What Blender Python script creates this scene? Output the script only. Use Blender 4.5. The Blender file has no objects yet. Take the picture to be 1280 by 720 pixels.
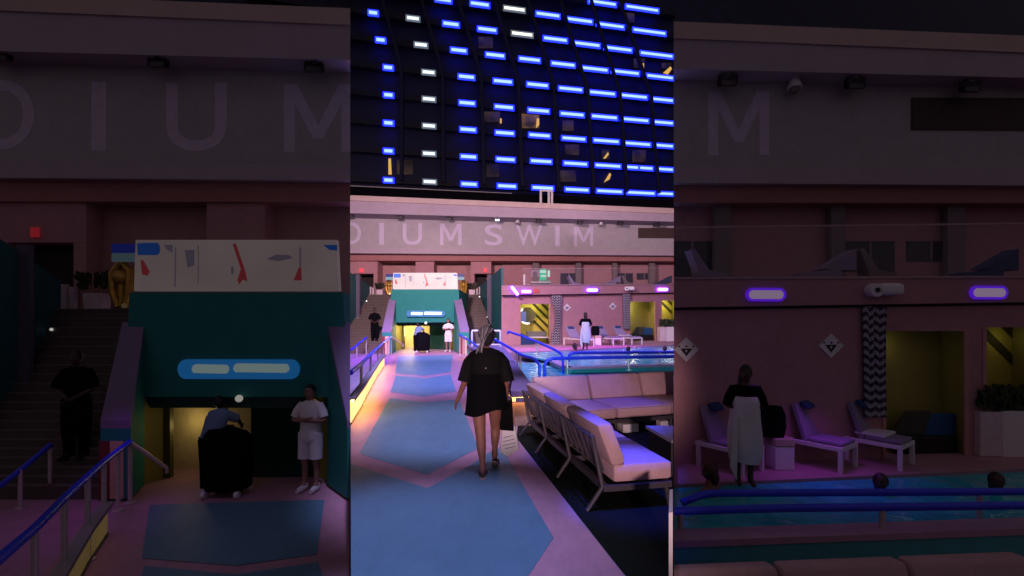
import bpy, bmesh, math, random
from mathutils import Vector, Matrix, noise
random.seed(7)
R = math.radians
SC = bpy.context.scene
COL = SC.collection
F, H, HY = 600.0, 1.76, 398.0          # focal length in photo pixels, eye height, horizon row

# ------------------------------------------------------------------ camera
cd = bpy.data.cameras.new('camera'); cam = bpy.data.objects.new('camera', cd); COL.objects.link(cam)
cam.location = (0, 0, H); cam.rotation_euler = (R(90), 0, 0)
cd.sensor_width = 36; cd.lens = 36*F/1280; cd.shift_y = (HY-360)/1280
cd.clip_start = 0.05; cd.clip_end = 2000
SC.camera = cam
# ------------------------------------------------------------------ night sky: a faint even glow
w = bpy.data.worlds.new('World'); SC.world = w; w.use_nodes = True
nt = w.node_tree; bg = nt.nodes['Background']
bg.inputs['Color'].default_value = (1.0, .80, .97, 1); bg.inputs['Strength'].default_value = .085
# ------------------------------------------------------------------ exposure
SC.view_settings.view_transform = 'Standard'; SC.view_settings.look = 'None'
SC.view_settings.exposure = 0; SC.view_settings.gamma = 1; SC.view_settings.use_curve_mapping = False
cy = SC.cycles
try:
    cy.use_denoising = True; cy.max_bounces = 5; cy.diffuse_bounces = 3; cy.glossy_bounces = 3
    cy.transparent_max_bounces = 8; cy.caustics_reflective = False; cy.caustics_refractive = False
    cy.sample_clamp_indirect = 4
except Exception: pass
# ------------------------------------------------------------------ lamps: unseen floods and washes added to light the place, and a pool lamp
def spot(name, loc, tgt, power, col, angle, blend=.5, radius=.3):
    l = bpy.data.lights.new(name, 'SPOT'); l.energy = power; l.color = col; l.spot_size = R(angle)
    l.spot_blend = blend; l.shadow_soft_size = radius
    o = bpy.data.objects.new(name, l); COL.objects.link(o); o.location = loc
    o.rotation_euler = (Vector(tgt)-Vector(loc)).to_track_quat('-Z', 'Y').to_euler(); return o
def point(name, loc, power, col, radius=.2):
    l = bpy.data.lights.new(name, 'POINT'); l.energy = power; l.color = col; l.shadow_soft_size = radius
    o = bpy.data.objects.new(name, l); COL.objects.link(o); o.location = loc; return o
spot('added_flood', (-4.4, 11.5, 7.5), (-2, 32, 7.2), 12500, (1, .68, .77), 86, .5, .5)  # unseen pair added to wash the far walls pink
spot('added_flood', (4.8, 11.5, 7.5), (5, 32, 7.2), 12500, (1, .66, .79), 86, .5, .5)
spot('added_flood', (-1.4, 11.5, 13), (-3.2, 17, 0), 17000, (.36, .32, 1), 66, .8, .5)
spot('added_flood', (6.0, 14.5, 12), (6.0, 21, 0), 6500, (.50, .42, 1), 80, .8, .5)
spot('added_flood', (-.3, 2.2, 10), (-.6, 3.6, 0), 3500, (.46, .46, 1), 21, .6, .4)  # added overhead spots for the near walkway
spot('added_flood', (-.6, 4.2, 11), (-.9, 7.8, 0), 6000, (.56, .50, 1), 23, .7, .4)
spot('added_flood', (.5, -8.0, 2.1), (1.38, 6.6, .72), 4600, (1, .66, .70), 11.5, .7, .3)  # added low pink fill behind the camera, in place of the big screen
spot('added_flood', (-.6, -2.0, 1.5), (-.3, 5.33, 1.0), 1700, (1, .70, .70), 13, .6, .3)  # added low fill aimed at the walking woman
spot('added_flood', (1.0, 5.7, 11), (1.12, 6.2, .4), 9500, (.05, .07, 1), 10, .5, .2)  # added blue spots over the sofas, in place of the tower's light
spot('added_flood', (1.1, 4.4, 11), (1.14, 4.5, .4), 15000, (.04, .06, 1), 6.6, .5, .2)
spot('added_flood', (1.2, 7.4, 11), (1.5, 7.5, .4), 3800, (.12, .09, 1), 11.5, .5, .2)
spot('added_wash', (-6.8, 20.5, 4.6), (-7.6, 20.5, 0), 1500, (.50, .06, 1), 100, .8, .2)  # added purple spots that tint the floors and the deck
spot('added_wash', (-4.6, 21.8, 3.6), (-4.7, 22.6, 0), 420, (.42, .12, 1), 105, .8, .2)
spot('added_wash', (1.3, 22.2, 3.2), (1.2, 21.6, .3), 350, (.65, .06, 1), 110, .8, .2)
spot('added_wash', (5.5, 23.2, 3.6), (5.3, 22.6, .3), 900, (.62, .06, 1), 120, .8, .2)
spot('added_wash', (-5.9, 6.9, 1.0), (-6.1, 6.8, -1.1), 16, (.50, .06, 1), 90, .9, .2)  # added weak spots tinting the wing floors
spot('added_wash', (-4.2, 5.6, 2.2), (-4.3, 6.4, -1.1), 16, (.35, .22, 1), 80, .9, .2)
spot('added_wash', (3.4, 6.9, .9), (3.5, 6.8, -.6), 24, (.45, .05, 1), 110, .9, .2)
spot('added_wash', (4.8, 7.3, .9), (4.9, 7.2, -.6), 24, (.45, .05, 1), 110, .9, .2)
spot('pool_lamp', (1.55, 8.95, .3), (2.2, 13, .25), 260, (.25, .9, 1), 120, .8, .1)

# ------------------------------------------------------------------ views: the middle of the place, and its two dark side wings
class View:
    def __init__(s, k, dz, wing): s.cut = False; s.k, s.dz, s.wing = k, dz, wing
    def px(s, x, y): return 640+s.k*(x-640), 360+s.k*(y-360)
    def P(s, x, y, d):
        X, Y = s.px(x, y); d = d/s.k
        return Vector(((X-640)/F*d, d, H+(HY-Y)/F*d))
    def G(s, x, y, z=0):
        X, Y = s.px(x, y); d = F*(H-z-s.dz)/(Y-HY)
        return Vector(((X-640)/F*d, d, z+s.dz))
    def dG(s, x, y, z=0): return s.G(x, y, z).y*s.k
    def lab(s, t): return t + {'': ', bright middle', 'left': ', dark left side', 'right': ', dark right side'}[s.wing]
MID = View(1, 0, ''); EDGE = View(1, 0, ''); EDGE.cut = True; LW = View(3.168, -1.087, 'left'); RW = View(3.168, -.94, 'right')
SL = 202/600

# ------------------------------------------------------------------ materials
MATS = {}
def mat(name, col, rough=.6, var=.12, scale=6, bump=.0, metal=0, spec=.4, trans=0, wear=0):
    if name in MATS: return MATS[name]
    m = bpy.data.materials.new(name); m.use_nodes = True; n = m.node_tree.nodes; l = m.node_tree.links
    b = n['Principled BSDF']; b.inputs['Roughness'].default_value = rough; b.inputs['Metallic'].default_value = metal
    b.inputs['Specular IOR Level'].default_value = spec
    tc = n.new('ShaderNodeTexCoord'); nz = n.new('ShaderNodeTexNoise'); nz.inputs['Scale'].default_value = scale
    nz.inputs['Detail'].default_value = 6; nz.inputs['Roughness'].default_value = .65
    l.new(tc.outputs['Object'], nz.inputs['Vector'])
    rp = n.new('ShaderNodeValToRGB'); e = rp.color_ramp.elements
    e[0].position = .3; e[1].position = .7
    e[0].color = (*[c*(1-var) for c in col], 1); e[1].color = (*[min(1, c*(1+var)) for c in col], 1)
    l.new(nz.outputs['Fac'], rp.inputs['Fac']); out = rp.outputs['Color']
    if wear:                                             # scuffs and stains with a shape of their own
        mp = n.new('ShaderNodeMapping'); mp.inputs['Scale'].default_value = (2.2, .9, 1.4); l.new(tc.outputs['Object'], mp.inputs['Vector'])
        n2 = n.new('ShaderNodeTexNoise'); n2.inputs['Scale'].default_value = scale*1.7; n2.inputs['Detail'].default_value = 9; n2.inputs['Roughness'].default_value = .75
        n2.inputs['Distortion'].default_value = .8; l.new(mp.outputs['Vector'], n2.inputs['Vector'])
        r2 = n.new('ShaderNodeValToRGB'); q = r2.color_ramp.elements; q[0].position = .50; q[1].position = .68
        q[0].color = (1, 1, 1, 1); q[1].color = (1-wear, 1-wear, 1-wear, 1); l.new(n2.outputs['Fac'], r2.inputs['Fac'])
        mx = n.new('ShaderNodeMix'); mx.data_type = 'RGBA'; mx.blend_type = 'MULTIPLY'; mx.inputs['Factor'].default_value = 1
        l.new(out, mx.inputs['A']); l.new(r2.outputs['Color'], mx.inputs['B']); out = mx.outputs['Result']
        r3 = n.new('ShaderNodeMapRange'); r3.inputs['To Min'].default_value = rough-.12; r3.inputs['To Max'].default_value = min(1, rough+.12)
        l.new(n2.outputs['Fac'], r3.inputs['Value']); l.new(r3.outputs['Result'], b.inputs['Roughness'])
    l.new(out, b.inputs['Base Color'])
    if bump:
        bp = n.new('ShaderNodeBump'); bp.inputs['Strength'].default_value = bump; bp.inputs['Distance'].default_value = .02
        l.new(nz.outputs['Fac'], bp.inputs['Height']); l.new(bp.outputs['Normal'], b.inputs['Normal'])
    if trans:
        tr = n.new('ShaderNodeBsdfTransparent'); mx = n.new('ShaderNodeMixShader'); mx.inputs['Fac'].default_value = trans
        l.new(b.outputs['BSDF'], mx.inputs[1]); l.new(tr.outputs['BSDF'], mx.inputs[2])
        l.new(mx.outputs['Shader'], n['Material Output'].inputs['Surface'])
    MATS[name] = m; return m
def emit(name, col, strength):
    if name in MATS: return MATS[name]
    m = bpy.data.materials.new(name); m.use_nodes = True; b = m.node_tree.nodes['Principled BSDF']
    b.inputs['Base Color'].default_value = (.02, .02, .02, 1)
    b.inputs['Emission Color'].default_value = (*col, 1); b.inputs['Emission Strength'].default_value = strength
    MATS[name] = m; return m
def room(name, col, st, lo=.12):
    if name in MATS: return MATS[name]
    m = emit(name, col, st); n = m.node_tree.nodes; l = m.node_tree.links
    tc = n.new('ShaderNodeTexCoord'); nz = n.new('ShaderNodeTexNoise'); nz.inputs['Scale'].default_value = .55; nz.inputs['Detail'].default_value = 3
    l.new(tc.outputs['Object'], nz.inputs['Vector']); rp = n.new('ShaderNodeValToRGB'); rp.color_ramp.elements[0].position = .38; rp.color_ramp.elements[1].position = .66
    rp.color_ramp.elements[0].color = (*[c*lo for c in col], 1); rp.color_ramp.elements[1].color = (*col, 1)
    l.new(nz.outputs['Fac'], rp.inputs['Fac']); l.new(rp.outputs['Color'], n['Principled BSDF'].inputs['Emission Color']); return m
def zigzag(name):
    if name in MATS: return MATS[name]
    m = bpy.data.materials.new(name); m.use_nodes = True; n = m.node_tree.nodes; l = m.node_tree.links; b = n['Principled BSDF']
    b.inputs['Roughness'].default_value = .8
    tc = n.new('ShaderNodeTexCoord'); sp = n.new('ShaderNodeSeparateXYZ'); l.new(tc.outputs['Object'], sp.inputs[0])
    def M(op, a, bb):
        q = n.new('ShaderNodeMath'); q.operation = op
        for i, v in enumerate((a, bb)):
            if isinstance(v, (int, float)): q.inputs[i].default_value = v
            else: l.new(v, q.inputs[i])
        return q.outputs[0]
    zz = M('MULTIPLY', M('PINGPONG', sp.outputs['X'], .085), 1.0)
    f = M('FRACT', M('MULTIPLY', M('ADD', sp.outputs['Z'], zz), 7), 0)
    g = M('GREATER_THAN', f, .5)
    mx = n.new('ShaderNodeMix'); mx.data_type = 'RGBA'; l.new(g, mx.inputs['Factor'])
    mx.inputs['A'].default_value = (.05, .04, .06, 1); mx.inputs['B'].default_value = (.42, .38, .42, 1)
    l.new(mx.outputs['Result'], b.inputs['Base Color']); MATS[name] = m; return m
def water(name, col):
    if name in MATS: return MATS[name]
    m = mat(name, col, .08, .25, 1.2, 0, 0, .25); n = m.node_tree.nodes; l = m.node_tree.links
    nz = n.new('ShaderNodeTexNoise'); nz.inputs['Scale'].default_value = 2.6; nz.inputs['Detail'].default_value = 3
    nz.inputs['Distortion'].default_value = .6
    tc = n.new('ShaderNodeTexCoord'); l.new(tc.outputs['Object'], nz.inputs['Vector'])
    bp = n.new('ShaderNodeBump'); bp.inputs['Strength'].default_value = .55; bp.inputs['Distance'].default_value = .12
    l.new(nz.outputs['Fac'], bp.inputs['Height']); l.new(bp.outputs['Normal'], n['Principled BSDF'].inputs['Normal'])
    return m
PINKWALL = mat('pink_stucco', (.43, .215, .235), .85, .08, 3, .15, wear=.12)
PINKDARK = mat('rose_stucco', (.42, .22, .215), .85, .10, 3, .15)
SALMON = mat('salmon_stucco', (.36, .155, .15), .85, .08, 3, .1)
FACADE = mat('pale_stucco', (.415, .375, .39), .85, .07, 2, .1, wear=.1)
CAP = mat('cream_stucco', (.55, .42, .38), .85, .08, 2, .1)
MAUVE = mat('mauve_stucco', (.43, .345, .40), .85, .06, 2, .1)
GREYCOL = mat('grey_column_paint', (.20, .15, .16), .8)
LETTER = mat('lavender_letter_paint', (.58, .51, .63), .8, .10, 8)
TEAL = mat('teal_paint', (.026, .205, .18), .7, .07, 3, 0, 0, .12)
TEALDK = mat('dark_teal_paint', (.015, .10, .12), .6, .15, 2)
LAV = mat('lavender_paint', (.20, .14, .26), .7, .06, 3)
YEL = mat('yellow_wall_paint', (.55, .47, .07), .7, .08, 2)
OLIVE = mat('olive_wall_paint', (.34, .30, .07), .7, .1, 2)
DKGREEN = mat('dark_green_glass', (.01, .045, .03), .15, .2, 2)
BLACK = mat('black_paint', (.008, .008, .009), .6)
DARK = mat('dark_interior', (.02, .014, .014), .8)
STEP = mat('step_concrete', (.10, .075, .068), .8, .2, 8, .1)
TEALFLOOR = mat('teal_floor_paint', (.10, .215, .29), .55, .08, 1.6, .05, wear=.12)
PINKFLOOR = mat('pink_floor_paint', (.42, .22, .28), .6, .14, 1.6, .06, wear=.17)
PLAZA = mat('plaza_concrete', (.26, .2, .27), .75, .15, 2, .1, wear=.17)
DECK = mat('pool_deck_paint', (.40, .21, .25), .7, .1, 2, .06)
TURF = mat('dark_turf', (.008, .011, .007), .95, .6, 60, .8, 0, .1)
TILE = mat('pool_tile', (.06, .36, .38), .35, .12, 5)
POOLW = water('pool_water', (.03, .44, .48))
STEEL = mat('brushed_steel', (.62, .52, .52), .4, .08, 12, 0, .35)
BLUERAIL = mat('blue_rail_coating', (.025, .04, .72), .4, .1, 10)
WHITE = mat('white_paint', (.72, .68, .68), .5, .05, 8)
METAL = mat('charcoal_metal', (.05, .042, .05), .45, .15, 20)
CUSH = mat('beige_cushion_fabric', (.46, .29, .30), .9, .08, 7, .4, wear=.08)
LILAC = mat('lilac_sling_fabric', (.26, .20, .32), .85, .08, 30)
NAVY = mat('navy_cushion', (.02, .05, .14), .85)
PLANT = mat('dark_leaf', (.02, .035, .012), .6, .5, 10)
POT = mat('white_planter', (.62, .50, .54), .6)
GOLD = mat('gold_metal', (.5, .28, .05), .4, .3, 6, 0, .6)
TOWER = mat('navy_tower_glass', (.007, .009, .042), .5, .3, .6)
TOWERFIN = mat('black_tower_fin', (.005, .006, .018), .5)
SKIN = mat('brown_skin', (.235, .095, .07), .55, .1, 15)
SKIN2 = mat('tan_skin', (.30, .15, .11), .5, .1, 15)
SKIN3 = mat('dark_brown_skin', (.055, .025, .02), .5, .1, 15)
HAIR = mat('dark_hair', (.012, .009, .01), .5, .3, 30)
BRAID = mat('silver_braid', (.30, .25, .30), .5, .45, 60)
SHEER = mat('sheer_black_fabric', (.006, .006, .007), .8, .2, 40, 0, 0, .1, .1)
BLKCLOTH = mat('black_cloth', (.0035, .0035, .0045), .9, .2, 30, .2, 0, .06)
WHTCLOTH = mat('white_cloth', (.78, .73, .78), .9, .06, 20, .1)
BLUSHIRT = mat('light_blue_cloth', (.16, .24, .40), .85, .08, 20)
TOWEL = mat('white_towel', (.68, .64, .66), .95, .06, 30, .4)
GLASS = mat('balustrade_glass', (.5, .42, .46), .08, .02, 2, 0, 0, .3, .95)
RED = emit('red_exit_light', (1, .03, .05), 1.6)

# ------------------------------------------------------------------ mesh builder
class MB:
    def __init__(s): s.v = []; s.f = []; s.mi = []
    def add(s, vs, fs, m=0):
        o = len(s.v); s.v += [Vector(q) for q in vs]
        for f in fs: s.f.append([o+i for i in f]); s.mi.append(m)
        return s
    def prism(s, pts, off, m=0):
        n = len(pts); off = Vector(off); a = [Vector(q) for q in pts]
        return s.add(a+[q+off for q in a], [list(range(n)), list(range(2*n-1, n-1, -1))]+[[i, n+i, n+(i+1) % n, (i+1) % n] for i in range(n)], m)
    def box(s, c, sz, m=0, rz=0, ry=0):
        M = Matrix.Translation(c) @ Matrix.Rotation(rz, 4, 'Z') @ Matrix.Rotation(ry, 4, 'Y')
        x, y, z = [q/2 for q in sz]
        p = [M @ Vector(q) for q in ((-x, -y, -z), (x, -y, -z), (x, -y, z), (-x, -y, z), (-x, y, -z), (x, y, -z), (x, y, z), (-x, y, z))]
        return s.add(p, [[0, 1, 2, 3], [7, 6, 5, 4], [0, 4, 5, 1], [1, 5, 6, 2], [2, 6, 7, 3], [3, 7, 4, 0]], m)
    def obox(s, o, u, v, wv, m=0):                       # corner o and three edge vectors
        o, u, v, wv = map(Vector, (o, u, v, wv)); return s.prism([o, o+u, o+u+wv, o+wv], v, m)
    def loft(s, rings, m=0, cap=True):
        n = len(rings[0]); vs = [q for r in rings for q in r]; fs = []
        for k in range(len(rings)-1):
            for i in range(n): fs.append([k*n+i, k*n+(i+1) % n, (k+1)*n+(i+1) % n, (k+1)*n+i])
        if cap: fs += [list(range(n))[::-1], [(len(rings)-1)*n+i for i in range(n)]]
        return s.add(vs, fs, m)
    def tube(s, pts, r, m=0, n=8):
        pts = [Vector(q) for q in pts]; rs = r if isinstance(r, (list, tuple)) else [r]*len(pts); rings = []; last = None
        for i, q in enumerate(pts):
            t = (pts[min(i+1, len(pts)-1)]-pts[max(i-1, 0)]).normalized()
            a = last if last is not None else (Vector((0, 0, 1)) if abs(t.z) < .9 else Vector((1, 0, 0)))
            a = (a-t*a.dot(t)); a = a.normalized() if a.length > 1e-6 else t.orthogonal().normalized()
            last = a; b = t.cross(a)
            rings.append([q+rs[i]*(math.cos(2*math.pi*j/n)*a+math.sin(2*math.pi*j/n)*b) for j in range(n)])
        return s.loft(rings, m)
    def ball(s, c, r, m=0, n=12, k=8):
        r = r if isinstance(r, (tuple, list)) else (r, r, r); c = Vector(c); rings = []
        for i in range(k+1):
            a = -math.pi/2+math.pi*(i+.02)/(k+.04)
            rings.append([c+Vector((r[0]*math.cos(a)*math.cos(2*math.pi*j/n), r[1]*math.cos(a)*math.sin(2*math.pi*j/n), r[2]*math.sin(a))) for j in range(n)])
        return s.loft(rings, m)
    def mesh(s, me, M=None, m=0):
        M = M or Matrix.Identity(4)
        return s.add([M @ q.co for q in me.vertices], [list(p.vertices) for p in me.polygons], m)
    def build(s, name, mats, parent=None, V=None, label=None, cat=None, group=None, kind=None, smooth=False, bevel=0):
        me = bpy.data.meshes.new(name)
        mats = mats if isinstance(mats, (list, tuple)) else [mats]
        me.from_pydata([tuple(q) for q in s.v], [], s.f)
        for q in mats: me.materials.append(q)
        for p, i in zip(me.polygons, s.mi): p.material_index = min(i, len(mats)-1)
        bm = bmesh.new(); bm.from_mesh(me)
        bmesh.ops.recalc_face_normals(bm, faces=bm.faces)
        if bevel:
            ed = [e for e in bm.edges if len(e.link_faces) == 2 and e.calc_face_angle(0) > .6]
            bmesh.ops.bevel(bm, geom=ed, offset=bevel, segments=2, profile=.5, affect='EDGES', clamp_overlap=True)
        if V is not None and (V.wing or V.cut):
            sg = -1 if V.wing == 'left' else 1
            no = Vector((-sg, SL, 0)).normalized()*(-1 if V.cut else 1)        # keeps the outer side of the wing's end
            r = bmesh.ops.bisect_plane(bm, geom=bm.verts[:]+bm.edges[:]+bm.faces[:], plane_co=(sg*(.004 if V.wing else -.004), 0, 0), plane_no=no, clear_outer=True, dist=1e-5)
            ce = [e for e in r['geom_cut'] if isinstance(e, bmesh.types.BMEdge) and e.is_valid]
            if ce:
                try: bmesh.ops.holes_fill(bm, edges=ce, sides=0)
                except Exception: pass
            if not bm.faces: bm.free(); bpy.data.meshes.remove(me); return None
        if smooth:
            for f in bm.faces: f.smooth = True
            for e in bm.edges:
                if len(e.link_faces) == 2 and e.calc_face_angle(0) > .7: e.smooth = False
        base = Vector((0, 0, 0))
        if parent is not None:
            q = parent
            while q.parent: q = q.parent
            base = q.location.copy()
        else:
            xs = [q.co for q in bm.verts]
            base = Vector(((min(q.x for q in xs)+max(q.x for q in xs))/2, (min(q.y for q in xs)+max(q.y for q in xs))/2, min(q.z for q in xs)))
        for q in bm.verts: q.co -= base
        bm.to_mesh(me); bm.free()
        o = bpy.data.objects.new(name, me); COL.objects.link(o)
        if parent is not None: o.parent = parent
        else: o.location = base
        tag(o, label, cat, group, kind)
        return o
def tag(o, label=None, cat=None, group=None, kind=None):
    for k_, v_ in (('label', label), ('category', cat), ('group', group), ('kind', kind)):
        if v_: o[k_] = v_
def thing(name, label, cat, loc, group=None):
    o = bpy.data.objects.new(name, None); COL.objects.link(o); o.location = loc; o.empty_display_size = .1
    tag(o, label, cat, group); return o
def dof(d): return d if callable(d) else (lambda x: d)
def pp(mb, V, pts, d, t, m=0, push=0):                   # facade piece: outline, depth, thickness
    f = dof(d); return mb.prism([V.P(x, y, f(x)+push) for x, y in pts], (0, t/V.k, 0), m)
def rect(x0, y0, x1, y1): return [(x0, y0), (x1, y0), (x1, y1), (x0, y1)]
def line(yl, yr): return lambda x: yl+(yr-yl)*(x-438)/404
def rpath(pts, n=3):                                     # rounds the bends of a rail path
    pts = [Vector(q) for q in pts]; out = [pts[0]]
    for a, b, c in zip(pts, pts[1:], pts[2:]):
        r = min(.12, (a-b).length*.4, (c-b).length*.4); p = b+(a-b).normalized()*r; q = b+(c-b).normalized()*r
        for i in range(n+1):
            t = i/n; out.append(p*(1-t)**2+b*2*t*(1-t)+q*t*t)
    return out+[pts[-1]]
def glyph(ch):
    if ch == 'M':                                        # drawn by hand: upright stems and a V between them
        b = MB(); b.prism([Vector((x, y, .01)) for x, y in [(0, 0), (0, 1), (.2, 1), (.5, .40), (.8, 1), (1, 1), (1, 0), (.84, 0), (.84, .72), (.57, .2), (.43, .2), (.16, .72), (.16, 0)]], (0, 0, -.02))
        me = bpy.data.meshes.new('glyph'); me.from_pydata([tuple(q) for q in b.v], [], b.f); return me
    cu = bpy.data.curves.new('glyph', 'FONT'); cu.body = ch; cu.offset = .010; cu.extrude = .01
    o = bpy.data.objects.new('glyph', cu); COL.objects.link(o)
    dg = bpy.context.evaluated_depsgraph_get(); me = bpy.data.meshes.new_from_object(o.evaluated_get(dg))
    bpy.data.objects.remove(o); return me

# ------------------------------------------------------------------ ground
g = MB(); g.box((0, 60, -2.3), (600, 600, .2)); g.build('ground', mat('dark_ground', (.03, .028, .03), .9), kind='structure')
def wedge(y): return SL*y-.004
g = MB(); o3 = Vector((0, 0, -2.0))
pts = [(-40, -20), (40, -20), (40, 2.2), (wedge(2.2), 2.2), (wedge(11.0), 11.0), (60, 11.0), (60, 52), (-60, 52), (-60, 11.0), (-wedge(11.0), 11.0), (-wedge(2.2), 2.2), (-40, 2.2)]
g.prism([(x, y, 0) for x, y in pts], o3); g.build('plaza_floor', PLAZA, kind='structure')
g = MB(); g.prism([(x, y, .004) for x, y in [(-wedge(2.2), 2.2), (-wedge(7.75), 7.75), (-5.75, 22.8), (-5.95, 26.4), (-2.0, 26.4), (-2.1, 22.5), (.06, 7.04), (.765, 3.28), (.955, 2.86), (wedge(2.2), 2.2)]], (0, 0, -.003))
g.build('walkway', PINKFLOOR, kind='structure')
FIELDS = [[(430, 580), (534, 610), (584, 584), (622, 558), (635, 573), (654, 607), (692, 672), (660, 720), (590, 810), (430, 815)],
          [(449, 567), (534, 593), (598, 560), (574, 499), (529, 503), (487, 497)],
          [(488, 490), (529, 495.5), (570, 489), (563.5, 468), (531, 473), (495, 469.5)],
          [(494, 466.5), (531, 469.5), (563, 465), (566, 443.5), (497, 445.5)]]
def floor_fields(V, sel, name):
    for i in sel:
        g = MB(); P_ = [V.G(x, y, .008) for x, y in FIELDS[i]]
        if not V.wing: P_ = [Vector((max(q.x, -wedge(q.y)), max(q.y, 2.25), q.z)) for q in P_]
        g.prism(P_, (0, 0, -.002)); g.build(name, TEALFLOOR, V=V, kind='structure')
floor_fields(MID, range(4), 'walkway_field')
g = MB(); g.prism([(x, y, .004) for x, y in [(.07, 7.04), (.77, 3.3), (.962, 2.87), (wedge(8.7), 8.7), (.1, 8.2)]], (0, 0, -.003))
g.build('turf', TURF, kind='structure')
# sunken floors of the two side wings
for V, s in ((LW, -1), (RW, 1)):
    g = MB(); z = V.dz
    g.prism([(s*(SL*2.3+.01), 2.3, z), (s*16, 2.3, z), (s*16, 12, z), (s*(SL*10.9+.01), 10.9, z)], (0, 0, -.3))
    g.build('side_floor', PINKFLOOR if s < 0 else DECK, kind='structure')
floor_fields(LW, (2, 3), 'side_floor_field')

# ------------------------------------------------------------------ hotel tower with blue light strips
TC = [(11, [(485.4, 225), (485.4, 188.4), (485.4, 153.4), (485.4, 118.4), (485, 84), (475.5, 49.5), (466.2, 15.5)]),
      (15.5, [(537, 227), (536.3, 191.7), (536.2, 157), (536, 123.5), (535.5, 90), (526, 55.6), (516, 22.4)]),
      (19.5, [(586.4, 230), (585.6, 195.7), (585, 161.7), (583.8, 128.5), (583, 95.7), (573.4, 62.5), (563.6, 29.6), (554, -.7)]),
      (23, [(633.7, 232.5), (632, 199), (631, 166), (630, 133.6), (628.6, 101.4), (619, 68.6), (609, 36.5), (599.7, 4.7)]),
      (26, [(678.5, 234.7), (676.5, 201.4), (674.5, 169), (673.4, 138), (672, 105.8), (662, 74), (652.8, 42.2), (643, 10.8)]),
      (29, [(721.4, 237), (719.6, 204.4), (717.4, 173), (715.3, 142.6), (713.4, 111), (704, 80), (694.3, 48.7), (685, 18)]),
      (31.5, [(762.2, 239), (760, 207), (757.9, 176), (755.7, 146), (753.2, 116), (744, 86), (734, 55), (724.6, 25)]),
      (34, [(801.5, 241), (799, 209.5), (796, 179.5), (793.6, 149.5), (791.8, 120), (781.7, 90), (772.7, 60.7), (763, 31.4), (753, 3)]),
      (42, [(842, 242.5), (840.5, 212), (838, 182.5), (835.5, 153.5), (834, 125), (828, 96), (820, 67.8), (811, 39), (802, 10)])]
def dT(x): return 60/(1-(x-640)/2700)
tw = thing('hotel_tower', 'huge black hotel tower striped with rows of blue light bars', 'tower', MID.P(640, 398, 66))
b = MB(); b.prism([MID.P(x, 262, dT(x)+1.2) for x in (-700, 1500)]+[MID.P(x, -420, dT(x)+1.2) for x in (1500, -700)], (0, 12, 0)); b.build('facade', TOWER, tw)
rows = [[c[1][r] for c in TC if r < len(c[1])] for r in range(9)]
for r in range(9):                                       # floor slabs
    q = sorted(rows[r]); a, z = q[0], q[-1]; sl = (z[1]-a[1])/(z[0]-a[0]) if z[0] != a[0] else .13
    f = lambda x: a[1]+sl*(x-a[0])
    b = MB(); b.prism([MID.P(x, f(x)+dy, dT(x)+.35) for x, dy in ((300, -2.4), (845, -2.4), (845, 3.6), (300, 3.6))], (0, .8, 0)); b.build('floor_slab', TOWERFIN, tw)
for c, (wd, cs) in enumerate(TC[:-1]):                     # vertical fins beside each bay
    for (x0, y0), (x1, y1) in zip(cs, cs[1:]+[(cs[-1][0]-9.5, cs[-1][1]-33)]):
        b = MB(); e = wd/2+ (26-wd*.42)*.5
        b.prism([MID.P(x0+e-2, y0, dT(x0)+.1), MID.P(x0+e+2, y0, dT(x0)+.1), MID.P(x1+e+2, y1, dT(x1)+.1), MID.P(x1+e-2, y1, dT(x1)+.1)], (0, .5, 0)); b.build('fin', TOWER, tw)
BC = emit('blue_strip_core', (.24, .38, 1), 2.3); BH = emit('blue_strip_halo', (.008, .018, .9), 5.0)  # bloom round the bars, built as a larger glowing box
WC = emit('white_strip_core', (.85, 1, .98), 1.25); WH = emit('white_strip_halo', (.25, .3, .42), .5); YC = emit('warm_strip_core', (1, 1, .78), 1.5)  # pale glowing box imitates the halo of the white bars
for c, (wd, cs) in enumerate(TC):
    for r, (x, y) in enumerate(cs):
        b = MB(); sl = .05+.012*r; hw = wd/2; wht = c == 1; yw = c == 4 and r in (6, 7)
        hh = 2.35-.07*c
        if c == 8: xs = [(x-hw+2, min(x+hw, 841.5))]
        elif c == 7 and r == 1: xs = [(x-hw, x-1), (x+1, x+hw)]
        else: xs = [(x-hw, x+hw)]
        for xa, xb in xs:
            q = lambda e, dd, ey: [MID.P(xx, y+sl*(xx-x)+yy, dT(xx)-dd) for xx, yy in ((xa-e, -hh-ey), (xb+e, -hh-ey), (xb+e, hh+ey), (xa-e, hh+ey))]
            b.prism(q(1.3, .0, 1.2), (0, .25, 0), 1); b.prism(q(-.5, .08, -.5), (0, .06, 0), 0)
        b.build('light_strip', [WC if wht else YC if yw else BC, WH if wht or yw else BH], tw)
WARM = room('dim_room_light', (.30, .15, .05), .7); WARM2 = emit('bright_room_light', (1, .55, .12), .75); WARM3 = room('faint_room_light', (.16, .09, .06), .22)
for x, y, ww, hh, m_ in ((607, 53, 18, 16, 2), (662, 151, 24, 20, 0), (615, 146, 20, 15, 2), (710, 157, 14, 15, 2), (715, 187, 18, 15, 2), (506, 209, 20, 20, 2), (616, 213, 16, 18, 2), (710, 220, 20, 16, 2),
                         (757, 193, 10, 14, 2), (799, 195, 17, 17, 2), (799, 79, 14, 14, 2), (788, 22, 10, 14, 2), (833, 82, 12, 9, 2)):
    b = MB(); x = max(x, 438+ww/2); pp(b, MID, rect(x-ww/2, y-hh/2+1, x+ww/2, y+hh/2-1), lambda q: dT(q)+1.1, .05); b.build('lit_window', [(WARM, WARM2, WARM3)[m_]], tw)
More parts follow.
